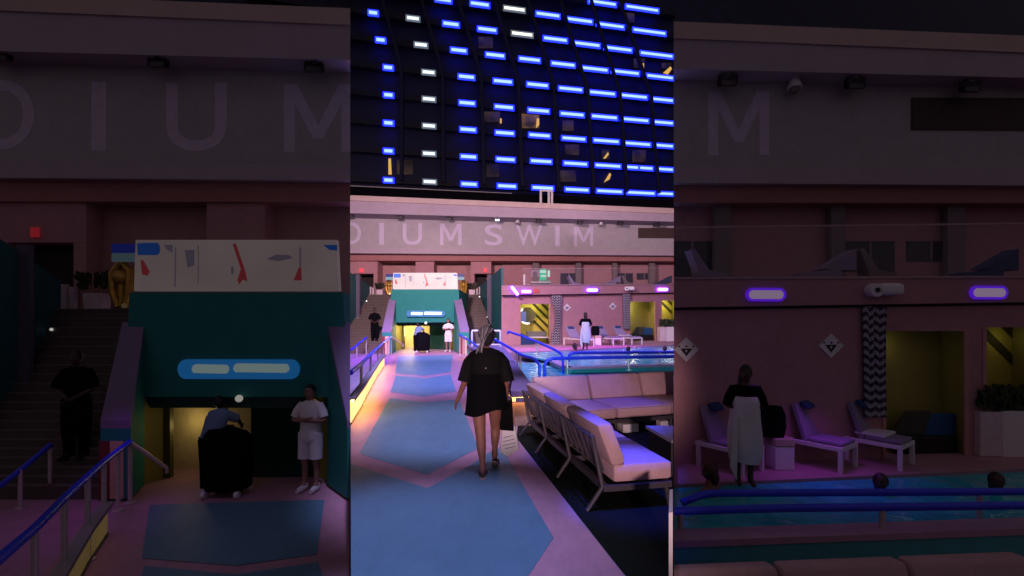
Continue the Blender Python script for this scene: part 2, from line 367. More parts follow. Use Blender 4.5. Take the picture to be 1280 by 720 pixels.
for x, y, q in ((487, 208, [(-1.5, -10), (1.5, -10), (2.5, 10), (-1.5, 10)]), (672, 154, [(-1, -6), (2, -6), (2, 2), (-2, 6)]), (759, 222, [(-4, 6), (3, -6), (5, -4), (3, 2)]), (835, 87, [(-6, 4), (3, -4), (5, -1), (0, 6)]), (803, 83, [(-1, -4), (2, -4), (2, 3), (-1, 3)]), (626, 151, [(-1, -3), (1, -3), (1, 3), (-1, 3)]), (758, 194, [(-4, 4), (2, -4), (3, -1), (-1, 4)])):
    b = MB(); pp(b, MID, [(x+i, y+j) for i, j in q], lambda q: dT(q)+1.0, .05); b.build('curtain_gap', WARM2, tw)

# ------------------------------------------------------------------ the stadium wall with its lettering
def dW(x): return 1/(1/31.5+(1/33.5-1/31.5)*(x-438)/404)      # a plane seen at a slant
cap0, cap1, face1, sign1, mo0, mo1, sb1 = line(244, 260.4), line(250.4, 267), line(266.5, 277), line(310, 313.5), line(310, 313.5), line(316.5, 319.5), line(325.8, 326.5)
def band(mb, V, xa, xb, l0, l1, push, t, m=0):
    return pp(mb, V, [(xa, l0(xa)), (xb, l0(xb)), (xb, l1(xb)), (xa, l1(xa))], dW, t, m, push)
def stadium_wall(V, xa, xb):
    root = thing('stadium_wall', V.lab('long pink terrace wall under a pale fascia with faint lettering'), 'building', V.P((xa+xb)/2, 326, 33))
    def part(n, m, l0, l1, push, t, xa=xa, xb=xb):
        b = MB(); band(b, V, xa, xb, l0, l1, push, t); return b.build(n, m, root, V)
    part('parapet_cap', CAP, cap0, cap1, -1.62, 6); part('fascia', MAUVE, cap1, face1, -1.5, 5)
    part('sign_wall', FACADE, lambda x: face1(x)-4, sign1, 0, 3)
    part('moulding', MAUVE, mo0, mo1, -.7, 3); part('salmon_band', SALMON, mo1, sb1, -.15, 3)
    part('recess_wall', PINKDARK, lambda x: sb1(x)-1, line(374, 374), 1.4, 1.2, xa, min(xb, 632))
    if xb > 632: part('recess_wall', PINKWALL, lambda x: sb1(x)-1, line(362, 362), 1.2, 1.2, max(xa, 628), xb)
    for x0, x1, y1 in ((436, 472, 342), (519.5, 542.5, 374), (588.5, 614, 342), (467, 472, 374), (588.5, 593, 374), (425, 441, 374)):
        if x1 > xa and x0 < xb and xa < 620:
            b = MB(); pp(b, V, [(max(x0, xa), sb1(x0)), (x1, sb1(x1)), (x1, y1), (max(x0, xa), y1)], dW, 1.3, 0, .1 if y1 < 350 else .12); b.build('pilaster', PINKDARK if y1 > 350 and x0 < 500 else PINKWALL, root, V)
    for x0, x1 in ((441, 467.5), (593, 608)):
        if x1 > xa and x0 < xb:
            b = MB(); pp(b, V, rect(x0, 342, x1, 373), dW, .1, 0, 1.25); b.build('dark_opening', DARK, root, V)
    for x0, x1 in ((666, 674), (720, 726.5), (766, 771.5), (812, 819)):
        if x1 > xa and x0 < xb:
            b = MB(); pp(b, V, [(x0, sb1(x0)), (x1, sb1(x1)), (x1, 360), (x0, 360)], dW, .4, 0, .5); b.build('column', GREYCOL, root, V)
    for x0, y0, x1, y1 in ((700.5, 341.5, 722, 356.5), (772, 341.5, 791, 353.5), (796, 341.5, 815, 349.5)):
        if x1 > xa and x0 < xb:
            b = MB(); pp(b, V, rect(x0, y0, x1, y1), dW, .1, 0, 1.12); pp(b, V, rect((x0+x1)/2-.5, y0, (x0+x1)/2+.5, y1), dW, .05, 1, 1.08); f = b.build('window', [mat('dark_window_glass', (.012, .014, .03), .1), GREYCOL], root, V)
    b = MB(); band(b, V, 798, max(xb, 799), line(283.5, 285), line(295.5, 297.6), -.12, .1)
    if xb > 800: b.build('vent_slot', mat('brown_louvre', (.06, .035, .03), .7, .3, 14), root, V)
    # lettering
    L = [('D', 428, 451.5), ('I', 474, 480), ('U', 503.5, 527.5), ('M', 550, 577), ('S', 606, 628), ('W', 645, 678), ('I', 694, 699.5), ('M', 717.5, 741.5)]
    L = [q for q in L if q[2] > xa and q[1] < xb and not (V.wing == 'right' and q[2] < 704)]
    lt = thing('wall_lettering', V.lab('faint lavender capital letters on the pale fascia wall'), 'lettering', V.P((L[0][1]+L[-1][2])/2, 300, 31.5))
    for ch, x0, x1 in L:
        me = glyph(ch); vx = [q.co.x for q in me.vertices]; vy = [q.co.y for q in me.vertices]
        y0, y1 = line(278, 284)(x0), line(305.5, 308.5)(x0); b = MB()
        for q in me.vertices:
            tx = (q.co.x-min(vx))/(max(vx)-min(vx)); ty = (q.co.y-min(vy))/(max(vy)-min(vy)); xx = x0+tx*(x1-x0)
            b.v.append(V.P(xx, y1+(y0-y1)*ty, dW(xx)-(.016 if q.co.z > 0 else .004)))
        for p in me.polygons: b.f.append(list(p.vertices)); b.mi.append(0)
        b.build('letter', LETTER, lt, V)
    # floodlight boxes under the ledge
    FL = [(437.5, 268, 0, 'leftmost, above the letter D'), (499.7, 270.5, 0, 'above the letter U'), (561.5, 272.3, 0, 'above the M of the first word'), (621.6, 273.5, 1, 'the one switched on, above the letter S'), (673.4, 276.3, 0, 'above the letter W'), (725.5, 277.8, 0, 'above the last letter M'), (776, 279, 0, 'right of the last letter'), (821.7, 280.4, 0, 'above the brown slot')]
    for x, y, on, where in FL:
        if not (max(xa, 438 if not V.wing else xa)-1 < x < xb) or (V.wing == 'left' and x > 574) or (V.wing == 'right' and x < 706): continue
        t = thing('ledge_floodlight', f'black box floodlight on ledge, {where}, '+{'': 'middle', 'left': 'dark left', 'right': 'dark right'}[V.wing], 'floodlight', V.P(x, y, 31), 'floodlights along the ledge')
        b = MB(); pp(b, V, rect(x-3.6, y-2, x+3.6, y+1.6), dW, .35, 0, -1.2); b.build('housing', BLACK, t, V)
        b = MB(); pp(b, V, rect(x-2.7, y+.2, x+2.7, y+2.0), dW, .2, 0, -1.28); b.build('lens', emit('lit_flood_lens', (.8, .75, 1), 2.2) if on else METAL, t, V)
        b = MB(); b.prism([V.P(x-1, y-2.6, 30.4), V.P(x+1, y-2.6, 30.4), V.P(x+1, y-1.9, 30.4), V.P(x-1, y-1.9, 30.4)], (0, .7/V.k, 0)); b.build('bracket', METAL, t, V)
    for x, y, where in ((647, 276.5, 'above the W'), (751.5, 279, 'right of the letters')):
        if V.wing == 'left' or (V.wing == 'right' and x < 704): continue
        t = thing('ledge_camera', V.lab(f'small white security camera under the ledge {where}'), 'camera', V.P(x, y, 31), 'white cameras under the ledge')
        b = MB(); c = V.P(x, y, dW(x)-.6); b.tube([c+Vector((0, 0, .28)), c+Vector((0, 0, .1)), c-Vector((0, 0, .12))], [.07, .07, .16], 0, 12); b.build('housing', WHITE, t, V, smooth=True)
        b = MB(); b.ball(c-Vector((0, 0, .14)), .1); b.build('dome', GREYCOL, t, V, smooth=True)
    # exit signs and goods at the stair tops
    for x, y, where in ((451.5, 338, 'left'), (606.6, 337.6, 'right')):
        if x < xa or x > xb-3: continue
        b = MB(); pp(b, V, rect(x-1.7, y-1.9, x+1.7, y+1.9), dW, .1, 0, -.05)
        b.build('exit_sign', RED if not V.wing else emit('dim_exit_light', (.35, .012, .02), .35), None, V, V.lab(f'tiny glowing red sign above the {where} stair opening'), 'sign')
    return root
stadium_wall(MID, 395, 890)
stadium_wall(LW, 425, 578)
stadium_wall(RW, 702, 860)
b = MB(); a, c = MID.P(380, 229.5, 34), MID.P(900, 252, 36)
b.tube([a, MID.P(640, 241.8, 35)], .035)
b.prism([a-Vector((0, 0, .05)), c-Vector((0, 0, .05)), c-Vector((0, 0, .8)), a-Vector((0, 0, .8))], (0, .02, 0), 1)
b.build('roof_railing', [mat('grey_rail', (.3, .28, .28), .5), mat('matte_black', (.004, .004, .006), 1, .1, 2, 0, 0, 0)], None, None, 'thin pale rail along the roof edge below the tower', 'railing')
t = thing('roof_gantry', 'small white upright frame standing on the roof edge', 'frame', MID.P(682, 254, 33.5))
for x, n in ((676, 'post'), (686, 'post'), (690, 'post')):
    b = MB(); b.tube([MID.P(x, 257, 33.5), MID.P(x, 237.5, 33.5)], .085); b.build(n, WHITE, t)
b = MB(); b.tube([MID.P(675, 238, 33.5), MID.P(690.6, 238.6, 33.5)], .07); b.build('crossbar', WHITE, t)

# ------------------------------------------------------------------ people
def skin_mesh(J, E):
    """J: name -> (x,y,z,r) ; E: chains of names. One continuous skinned body."""
    names = list(J); me = bpy.data.meshes.new('body'); idx = {n: i for i, n in enumerate(names)}
    ed = []
    for ch in E:
        for a, b_ in zip(ch, ch[1:]): ed.append((idx[a], idx[b_]))
    me.from_pydata([J[n][:3] for n in names], ed, [])
    o = bpy.data.objects.new('body', me); COL.objects.link(o)
    o.modifiers.new('s', 'SKIN')
    for i, n in enumerate(names):
        sv = me.skin_vertices[0].data[i]; r = J[n][3]; sv.radius = r if isinstance(r, tuple) else (r, r); sv.use_root = (n == 'pelvis')
    s2 = o.modifiers.new('u', 'SUBSURF'); s2.levels = 2; s2.render_levels = 2
    dg = bpy.context.evaluated_depsgraph_get(); out = bpy.data.meshes.new_from_object(o.evaluated_get(dg))
    bpy.data.objects.remove(o); return out
BASE = dict(pelvis=(0, 0, .93, .115), belly=(0, 0, 1.08, .115), chest=(0, .0, 1.28, .125), neck=(0, .01, 1.45, .055), headbase=(0, .02, 1.52, .06),
            hipL=(-.09, 0, .88, .09), kneeL=(-.1, .02, .49, .058), ankL=(-.1, 0, .09, .038), heelL=(-.1, -.03, .045, .035), toeL=(-.11, .16, .03, .03),
            hipR=(.09, 0, .88, .09), kneeR=(.1, .02, .49, .058), ankR=(.1, 0, .09, .038), heelR=(.1, -.03, .045, .035), toeR=(.11, .16, .03, .03),
            shL=(-.17, 0, 1.38, .062), elL=(-.25, -.02, 1.1, .042), wrL=(-.27, .06, .86, .028), shR=(.17, 0, 1.38, .062), elR=(.25, -.02, 1.1, .042), wrR=(.27, .06, .86, .028))
CH = [('pelvis', 'belly', 'chest', 'neck', 'headbase'), ('pelvis', 'hipL', 'kneeL', 'ankL', 'toeL'), ('ankL', 'heelL'), ('pelvis', 'hipR', 'kneeR', 'ankR', 'toeR'), ('ankR', 'heelR'),
      ('chest', 'shL', 'elL', 'wrL'), ('chest', 'shR', 'elR', 'wrR')]
def add_hand(J, E, s, curl=.4):
    wr = Vector(J['wr'+s][:3]); el = Vector(J['el'+s][:3]); d = (wr-el).normalized()
    side = Vector((0, 1, 0)); side = (side-d*side.dot(d)).normalized()      # thumb side faces forward
    nrm = d.cross(side)*(1 if s == 'L' else -1)                                # palm faces the body
    pc = wr+d*.05; J['pm'+s] = (*pc, .024); E.append(('wr'+s, 'pm'+s))
    for i, (off, ln) in enumerate(((.026, .07), (.009, .078), (-.009, .073), (-.026, .058))):
        a = pc+d*.045+side*off; b_ = a+d*ln*.5+nrm*.012*curl*2; c = b_+d*ln*.42+nrm*.035*curl
        J[f'fa{s}{i}'] = (*a, .010); J[f'fb{s}{i}'] = (*b_, .009); J[f'fc{s}{i}'] = (*c, .007)
        E.append(('pm'+s, f'fa{s}{i}', f'fb{s}{i}', f'fc{s}{i}'))
    a = pc+side*.03+d*.0; b_ = a+side*.022+d*.035; c = b_+d*.03+nrm*.01
    J['ta'+s] = (*a, .012); J['tb'+s] = (*b_, .010); J['tc'+s] = (*c, .008); E.append(('pm'+s, 'ta'+s, 'tb'+s, 'tc'+s))
def head(mb, c, tilt=Matrix.Identity(4), face=True, m=0, s=1.0):
    M = Matrix.Translation(c) @ tilt @ Matrix.Scale(s, 4)
    rings = []
    for i in range(13):
        a = -math.pi/2+math.pi*(i+.05)/12.1; z = .118*math.sin(a); k = math.cos(a)
        jaw = 1-.22*max(0, -math.sin(a))
        rings.append([M @ Vector((.076*k*jaw*math.cos(t), (.094*k*(1-.08*max(0, -math.sin(a))))*math.sin(t)+(.012 if z < 0 else 0), z)) for t in [2*math.pi*j/16 for j in range(16)]])
    mb.loft(rings, m)
    if face:
        mb.loft([[M @ Vector(q) for q in r] for r in ([(-.008, .088, .03), (.008, .088, .03), (0, .085, .035)], [(-.018, .098, -.018), (.018, .098, -.018), (0, .118, -.012)], [(-.012, .092, -.028), (.012, .092, -.028), (0, .1, -.026)])], m)
        for sx in (-1, 1):
            mb.ball(M @ Vector((sx*.03, .083, .012)), .0105*s, 2, 8, 6); mb.ball(M @ Vector((sx*.03, .0925, .012)), .0055*s, 1, 8, 6)
            mb.box(M @ Vector((sx*.03, .09, .036)), (.03*s, .012*s, .006*s), 1)
            mb.ball(M @ Vector((sx*.078, -.005, -.004)), (.012*s, .02*s, .03*s), m, 8, 6)
        mb.box(M @ Vector((0, .088, -.055)), (.042*s, .016*s, .012*s), 3)
LIP = mat('lip_skin', (.16, .05, .05), .5); EYE = mat('eye_white', (.22, .2, .19), .3)
def ring(z, cx, cyy, rx, ry, n=20, wob=0, sd=0):
    return [Vector((cx+rx*math.cos(t)*(1+wob*math.sin(5*t+sd)), cyy+ry*math.sin(t)*(1+wob*math.sin(4*t+sd*1.7)), z)) for t in [2*math.pi*j/n for j in range(n)]]
def person(label, base, hgt, rz, J=None, skin=SKIN, hands=('L', 'R'), tilt=Matrix.Identity(4), headc=(0, .03, 1.6), hair='short', group=None, legs=True, V=None):
    """body mesh (local frame facing +y, 1.72 m) placed at base; returns root and its local->world matrix"""
    JJ = dict(BASE); JJ.update(J or {}); E = [list(c) for c in CH]
    for s in 'LR':
        k_, a_ = JJ['knee'+s], JJ['ank'+s]; q = Vector(k_[:3]).lerp(Vector(a_[:3]), .36)+Vector((0, -.02, 0))
        JJ['calf'+s] = (*q, k_[3]*.93); q = Vector(k_[:3]).lerp(Vector(a_[:3]), .72); JJ['shin'+s] = (*q, a_[3]*1.08)
        for c in E:
            if 'knee'+s in c: c[c.index('knee'+s)+1:c.index('knee'+s)+1] = ['calf'+s, 'shin'+s]
    for s in hands: add_hand(JJ, E, s)
    M = Matrix.Translation(base) @ Matrix.Rotation(rz, 4, 'Z') @ Matrix.Scale(hgt/1.72, 4)
    root = thing('person', label, 'person', base, group)
    b = MB(); b.mesh(skin_mesh(JJ, E)); head(b, Vector(headc), tilt)
    for q in b.v: q.xyz = M @ q
    b.build('body', [skin, HAIR, EYE, LIP], root, smooth=True)
    hc = Vector(headc); T = Matrix.Translation(hc) @ tilt
    if hair:
        h = MB()
        rings = []
        for i in range(9):
            a = -.35+ (math.pi/2+.33)*i/8
            rings.append([T @ Vector((.088*math.cos(a)*math.cos(t), .10*math.cos(a)*math.sin(t)-.012-(.03*max(0, math.sin(t)) if a < .45 else 0), .128*math.sin(a)+.006+(.055*max(0, math.sin(t)) if a < .3 else 0))) for t in [2*math.pi*j/18 for j in range(18)]])
        h.loft(rings)
        if hair == 'long':
            h.loft([[T @ Vector((.07*k*math.cos(t), -.07+.05*k*math.sin(t), z)) for t in [2*math.pi*j/12 for j in range(12)]] for z, k in ((.06, .9), (-.05, 1.15), (-.16, 1.2), (-.26, .8))])
        if hair == 'bun': h.ball(T @ Vector((0, -.05, .15)), (.05, .05, .05))
        for q in h.v: q.xyz = M @ q
        h.build('hair', HAIR, root, smooth=True)
    return root, M, JJ
def cloth(root, M, name, m, rings=None, tubes=None, cap=True, mats=None):
    b = MB()
    if rings: b.loft(rings, 0, cap)
    for pts, rs in (tubes or []): b.tube(pts, rs, 0, 14)
    for q in b.v: q.xyz = M @ q
    return b.build(name, m, root, smooth=True)
def limb(JJ, names, rs, ext=0):
    return [Vector(JJ[n][:3]) for n in names], rs
def torso_rings(top=1.46, z0=.9, w=1.0, dp=1.0, flare=0, lean=0):
    prof = [(1.47, .07, .075), (1.43, .15, .1), (1.38, .19, .118), (1.28, .185, .135), (1.15, .172, .135), (1.03, .168, .13), (.93, .185, .14), (.85, .195, .145)]
    out = [ring(z, 0, lean*(z-.9), rx*w+flare*max(0, 1.2-z), ry*dp+flare*.7*max(0, 1.2-z), 20, .015, z*9) for z, rx, ry in prof if z <= top and z >= z0-.001]
    return out
def dress_std(root, M, JJ, topm, botm, shorts=True, boots=WHITE, sleeve=.45):
    cloth(root, M, 'shirt', topm, torso_rings(1.47, .85), [([Vector(JJ['sh'+s][:3])*1-Vector((JJ['sh'+s][0]*.5, 0, 0)), Vector(JJ['sh'+s][:3])-Vector((JJ['sh'+s][0]*.12, 0, .0)), Vector(JJ['sh'+s][:3]).lerp(Vector(JJ['el'+s][:3]), sleeve), Vector(JJ['sh'+s][:3]).lerp(Vector(JJ['el'+s][:3]), sleeve*1.9)], [.055, .074, .077, .07]) for s in 'LR'])
    e = 1.0 if not shorts else .0
    tb = []
    for s in 'LR':
        h_, k_, a_ = [Vector(JJ[n+s][:3]) for n in ('hip', 'knee', 'ank')]
        tb.append(([h_+Vector((0, 0, .06)), h_.lerp(k_, .5), k_+Vector((0, 0, .03))]+([k_.lerp(a_, .5), a_+Vector((0, 0, -.02))] if not shorts else []), [.115, .105, .10]+([.08, .07] if not shorts else [])))
    cloth(root, M, 'shorts' if shorts else 'trousers', botm, [ring(z, 0, 0, rx, ry) for z, rx, ry in ((1.0, .165, .125), (.93, .185, .14), (.86, .19, .145), (.8, .16, .13))], tb)
    for s in 'LR':
        a_, t_ = Vector(JJ['ank'+s][:3]), Vector(JJ['toe'+s][:3]); f = (t_-a_); f.z = 0; f.normalize()
        cloth(root, M, 'shoe', boots, None, [([a_+Vector((0, 0, .02)), Vector((a_.x, a_.y, .045)), Vector((a_.x, a_.y, .045))+f*.12, t_+f*.05+Vector((0, 0, .01))], [.05, .056, .05, .035])])

def portal_people(V):
    k = V.k
    # guard on the stair
    base = V.P(468.3, 427.2, 25.2); hgt = 42.6*base.y*k/F
    JG = dict(elL=(-.26, .04, 1.12, .042), wrL=(-.05, .17, .98, .028), elR=(.26, .04, 1.12, .042), wrR=(.05, .18, 1.0, .028))
    root, M, JJ = person(V.lab('guard all in black standing on the left stairs, hands joined'), base, hgt, math.pi+.25, JG, SKIN3)
    dress_std(root, M, JJ, BLKCLOTH, BLKCLOTH, False, BLACK, .5)
    # man in white
    base = V.G(560.6, 439.6, .004); hgt = 41.5*base.y*k/F
    JW = dict(elL=(-.27, .05, 1.14, .042), wrL=(.03, .2, 1.17, .028), elR=(.27, .05, 1.14, .042), wrR=(-.04, .22, 1.2, .028))
    root, M, JJ = person(V.lab('man in white shirt and shorts with folded arms beside doorway'), base, hgt, math.pi-.1, JW, SKIN2)
    dress_std(root, M, JJ, WHTCLOTH, WHTCLOTH, True, WHITE, .4)
    # worker bent over a black cart
    base = V.G(521, 440.8, .004); hgt = 37*base.y*k/F/1.0
    # leaning: torso pitched toward +x
    JB = dict(belly=(.03, .03, 1.1, .12), chest=(.14, .1, 1.27, .125), neck=(.2, .16, 1.42, .055), headbase=(.22, .2, 1.47, .06), shL=(-.02, .12, 1.37, .062), shR=(.3, .1, 1.34, .062),
              elL=(-.12, .22, 1.14, .042), wrL=(.02, .4, 1.08, .028), elR=(.45, .24, 1.24, .042), wrR=(.42, .38, 1.12, .028))
    JB = {q: (v[0]*.75, *v[1:]) for q, v in JB.items()}
    root, M, JJ = person(V.lab('worker in light blue shirt leaning over a black cart'), base, hgt*1.05, 0.0, JB, SKIN3, headc=(.0, .26, 1.53))
    rr = []
    for z, rx, ry in ((1.45, .07, .08), (1.40, .17, .11), (1.3, .2, .135), (1.15, .185, .14), (1.0, .18, .135), (.88, .19, .14)):
        t = max(0, (z-.95)/.5); rr.append(ring(z, .11*t, .12*t, rx, ry, 20, .02, z*7))
    cloth(root, M, 'shirt', BLUSHIRT, rr, [([Vector(JJ['sh'+s][:3]), Vector(JJ['sh'+s][:3]).lerp(Vector(JJ['el'+s][:3]), .8), Vector(JJ['el'+s][:3])], [.09, .08, .07]) for s in 'LR'])
    tb = [([Vector(JJ['hip'+s][:3])+Vector((0, 0, .05)), Vector(JJ['knee'+s][:3]), Vector(JJ['ank'+s][:3])], [.115, .09, .07]) for s in 'LR']
    cloth(root, M, 'trousers', BLKCLOTH, [ring(z, 0, 0, .19, .145) for z in (.98, .9, .82)], tb)
    for s in 'LR': cloth(root, M, 'shoe', WHITE, None, [([Vector((JJ['ank'+s][0], -.05, .045)), Vector((JJ['ank'+s][0], .1, .045)), Vector((JJ['ank'+s][0], .19, .03))], [.045, .055, .03])])
    c = V.G(529, 440.6, .004); t = thing('service_cart', V.lab('bulky black covered cart on white wheels in the doorway'), 'cart', c)
    sc = c.y*k/F
    hw = 8.3*sc; top = 25.5*sc; b = MB(); rs = []
    for z, kx, ky, ox in ((.1, .92, .9, 0), (.3, 1, 1, 0), (.6, 1.02, 1, 0), (.82, 1, .98, .0), (.93, .85, .85, -.04), (1.0, .5, .55, -.1)):
        rs.append([c+Vector((hw*(kx*math.copysign(abs(math.cos(a))**.6, math.cos(a))*(1+.03*math.sin(3*a+z*9)))+ox, .28*ky*math.copysign(abs(math.sin(a))**.6, math.sin(a))-.06, top*z)) for a in [2*math.pi*j/24 for j in range(24)]])
    b.loft(rs); b.build('cover', BLKCLOTH, t, smooth=True)
    for x in (-.8, .8):
        for y in (-.24, .12):
            b = MB(); q = c+Vector((hw*x*.95, y-.04, .055)); b.tube([q-Vector((.03, 0, 0)), q+Vector((.03, 0, 0))], .055, 0, 14); b.build('wheel', WHITE, t, smooth=True)

# ------------------------------------------------------------------ entrance block, stairs, rails
def entrance(V):
    k = V.k; W = V.wing; dim = bool(W); D0 = 25.5; ty = lambda m_: m_/k
    r = thing('entrance_block', V.lab('teal entrance block over a yellow lit doorway'), 'building', V.P(531, 441, D0))
    b = MB(); pp(b, V, [(489, 361.7), (573.4, 361.7), (575, 403), (487.5, 403)], D0, 5.0); b.build('front_panel', TEAL, r, V)
    b = MB(); pp(b, V, [(495, 402.6), (568, 402.6), (567, 407.3), (497, 407.3)], D0+.5, 4, 0); b.build('soffit', mat('dark_teal_soffit', (.02, .06, .05), .8), r, V)
    for pts in ([(488.5, 404, 25.3), (503, 405, 27.2), (503, 440.2, 27.2), (488.5, 441.5, 25.3)], [(563.5, 405, 27.2), (576, 404, 25.3), (576, 440.8, 25.3), (563.5, 440, 27.2)]):
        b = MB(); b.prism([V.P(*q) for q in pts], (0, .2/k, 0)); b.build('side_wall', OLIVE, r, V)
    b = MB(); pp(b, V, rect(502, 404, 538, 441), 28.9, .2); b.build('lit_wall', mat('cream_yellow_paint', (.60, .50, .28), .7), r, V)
    b = MB(); pp(b, V, rect(501.5, 404, 505, 441), 27.1, .3); b.build('door_post', mat('olive_post', (.08, .07, .02), .6), r, V)
    b = MB(); pp(b, V, rect(537, 404, 564, 441), 27.3, .2); b.build('door', DKGREEN, r, V)
    b = MB(); b.ball(V.P(532.3, 403.6, 25.2), .06); b.build('downlight', emit('downlight'+W, (1, .95, .85), .25 if dim else 3), r, V, smooth=True)
    point('doorway_lamp', V.P(512, 414, 27.9), 130 if not dim else 2.2, (1, .74, .28), .25/k)
    point('doorway_lamp', V.P(513, 411, 26.4), 45 if not dim else .5, (1, .78, .35), .2/k)
    # neon sign
    t = thing('neon_sign', V.lab('long glowing blue and white sign on the teal panel'), 'sign', V.P(532, 396.5, 25.3))
    b = MB(); q = []
    for i in range(28):
        a = 2*math.pi*i/28; q.append((532+math.copysign(20.6, math.cos(a))+3.4*math.cos(a), 392+line(.15, -.15)(532)+3.9*math.sin(a)))
    pp(b, V, q, D0-.14, .12); b.build('backing', emit('neon_blue'+W, (.01, .17, .50), .32 if dim else 1.15), t, V)
    for xa, xb in ((513.6, 528.2), (530.0, 552)):
        b = MB(); q = []
        for i in range(36):
            a = 2*math.pi*i/36; cx = (xa+xb)/2; q.append((cx+math.copysign((xb-xa)/2-1.6, math.cos(a))+1.6*math.cos(a)+.25*math.sin(i*2.1), 391.8-.016*(cx-532)+1.75*math.sin(a)*(1+.1*math.sin(i*1.7))))
        pp(b, V, q, D0-.2, .05); b.build('lit_word', emit('neon_white'+W, (.7, .92, 1) if not dim else (.75, 1, 1), .14 if dim else 2.2), t, V)
    # screen on top
    sd = .085 if dim else 1.05
    t = thing('video_screen', V.lab('bright wide video screen with red figures atop the entrance'), 'screen', V.P(531, 362, 25.4))
    b = MB(); pp(b, V, [(491.5, 341), (570.6, 341), (571.6, 361.2), (490.8, 361.2)], D0-.1, .4); b.build('panel', room('screen_pink'+W, (1, .76, .77), sd, .78), t, V)
    ms = [emit('screen_red'+W, (.75, .06, .08), sd), emit('screen_blue'+W, (.01, .16, .85), sd), emit('screen_grey'+W, (.35, .28, .42), sd), emit('screen_white'+W, (1, .93, .88), sd*1.05)]
    for pts, m_ in (([(529.7, 342.5), (531, 342.5), (534.6, 353), (535.6, 357.4), (533.6, 356.6), (532.4, 358.6), (531.6, 357), (533, 352.5)], 0), ([(493.4, 349), (494.4, 349), (497, 353.6), (496, 355.2), (494, 354.6)], 0), ([(555.8, 352), (556.8, 352), (557, 357), (553.8, 357)], 0),
                    ([(556.1, 344), (556.7, 344), (556.7, 352), (556.1, 352)], 2), ([(543, 348.6), (547, 346.8), (552, 347), (553.5, 348.2), (548, 349.4)], 2), ([(529.2, 351.6), (530.1, 351.6), (530, 354.4), (529.2, 354.4)], 2),
                    ([(492, 342.3), (500, 342.1), (501, 343.3), (501, 346), (500, 347), (492.3, 347)], 1), ([(502.5, 343), (506, 343), (506, 346), (504, 345)], 2), ([(507, 344), (507.4, 344), (507.2, 359.5), (506.8, 359.5)], 2), ([(510.8, 345), (514.6, 345), (514.6, 351), (512, 352)], 2), ([(565.5, 343), (571, 343), (571, 345.2), (568, 345)], 1),
                    ([(516, 343), (516.3, 343), (516.3, 358), (516, 358)], 2)):
        pic = MB(); pp(pic, V, pts, D0-.13, .02); pic.build(('red_figure', 'blue_logo', 'grey_mark', 'pale_mark')[m_], ms[m_], t, V)
    for xa, xb, side in ((482, 491.2, 'left'), (570.8, 580, 'right')):
        if dim and side == 'right': continue
        b = MB(); pp(b, V, rect(xa, 342.5, xb, 346.2), 30, .2, 0); pp(b, V, rect(xa, 346.2, xb, 349.6), 30, .2, 1)
        b.build('back_screen', [emit('back_screen_navy'+W, (.004, .012, .2), .25 if dim else 1), emit('back_screen_pale'+W, (.3, .5, .6), .07 if dim else .7)], None, V, V.lab(f'navy and pale display behind the {side} end of the screen'), 'screen')
    # cheek walls beside the stairs
    for xs, side in (((486.3, 495, 477.6, 489.6), 'left'), ((567.2, 577, 575, 586.4), 'right')):
        t = thing('stair_cheek_wall', V.lab(f'sloping lavender cheek wall on the {side} of the doorway'), 'wall', V.P((xs[2]+xs[3])/2, 441, 23.6))
        A, B, C_, E_ = V.P(xs[0], 373.5, 25.6), V.P(xs[1], 373.5, 25.6), V.P(xs[3], 412.3, 23.6), V.P(xs[2], 412.3, 23.6)
        b = MB(); dn = Vector((0, 0, -.12)); b.prism([A, B, C_, E_], dn); b.build('sloping_top', LAV, t, V)
        def low(p, y): return Vector((p.x, p.y, V.P(0, y, p.y*k).z))
        gz = V.P(0, 443, 23.6).z
        b = MB(); b.add([A+dn, B+dn, C_+dn, E_+dn]+[Vector((q.x, q.y, gz)) for q in (A, B, C_, E_)], [[0, 1, 2, 3], [4, 5, 6, 7], [0, 1, 5, 4], [1, 2, 6, 5], [2, 3, 7, 6], [3, 0, 4, 7]]); b.build('wall_body', TEAL, t, V)
        if dim and side == 'right': continue
        b = MB(); n_ = (C_-E_); q0 = V.P(xs[2]-.6, 420.5, 23.55); q1 = V.P(xs[3]-3, 420.5, 23.55); q2, q3 = Vector((q1.x, q1.y, gz)), Vector((q0.x, q0.y, gz))
        md = q0.lerp(q1, .45); b.prism([q0, md, Vector((md.x, md.y, gz)), q3], (0, .06, 0), 0); b.prism([md, q1, q2, Vector((md.x, md.y, gz))], (0, .06, 0), 1); b.build('base_panel', [mat('dark_red_paint', (.16, .02, .03), .6), mat('peach_paint', (.55, .36, .24), .6)], t, V)
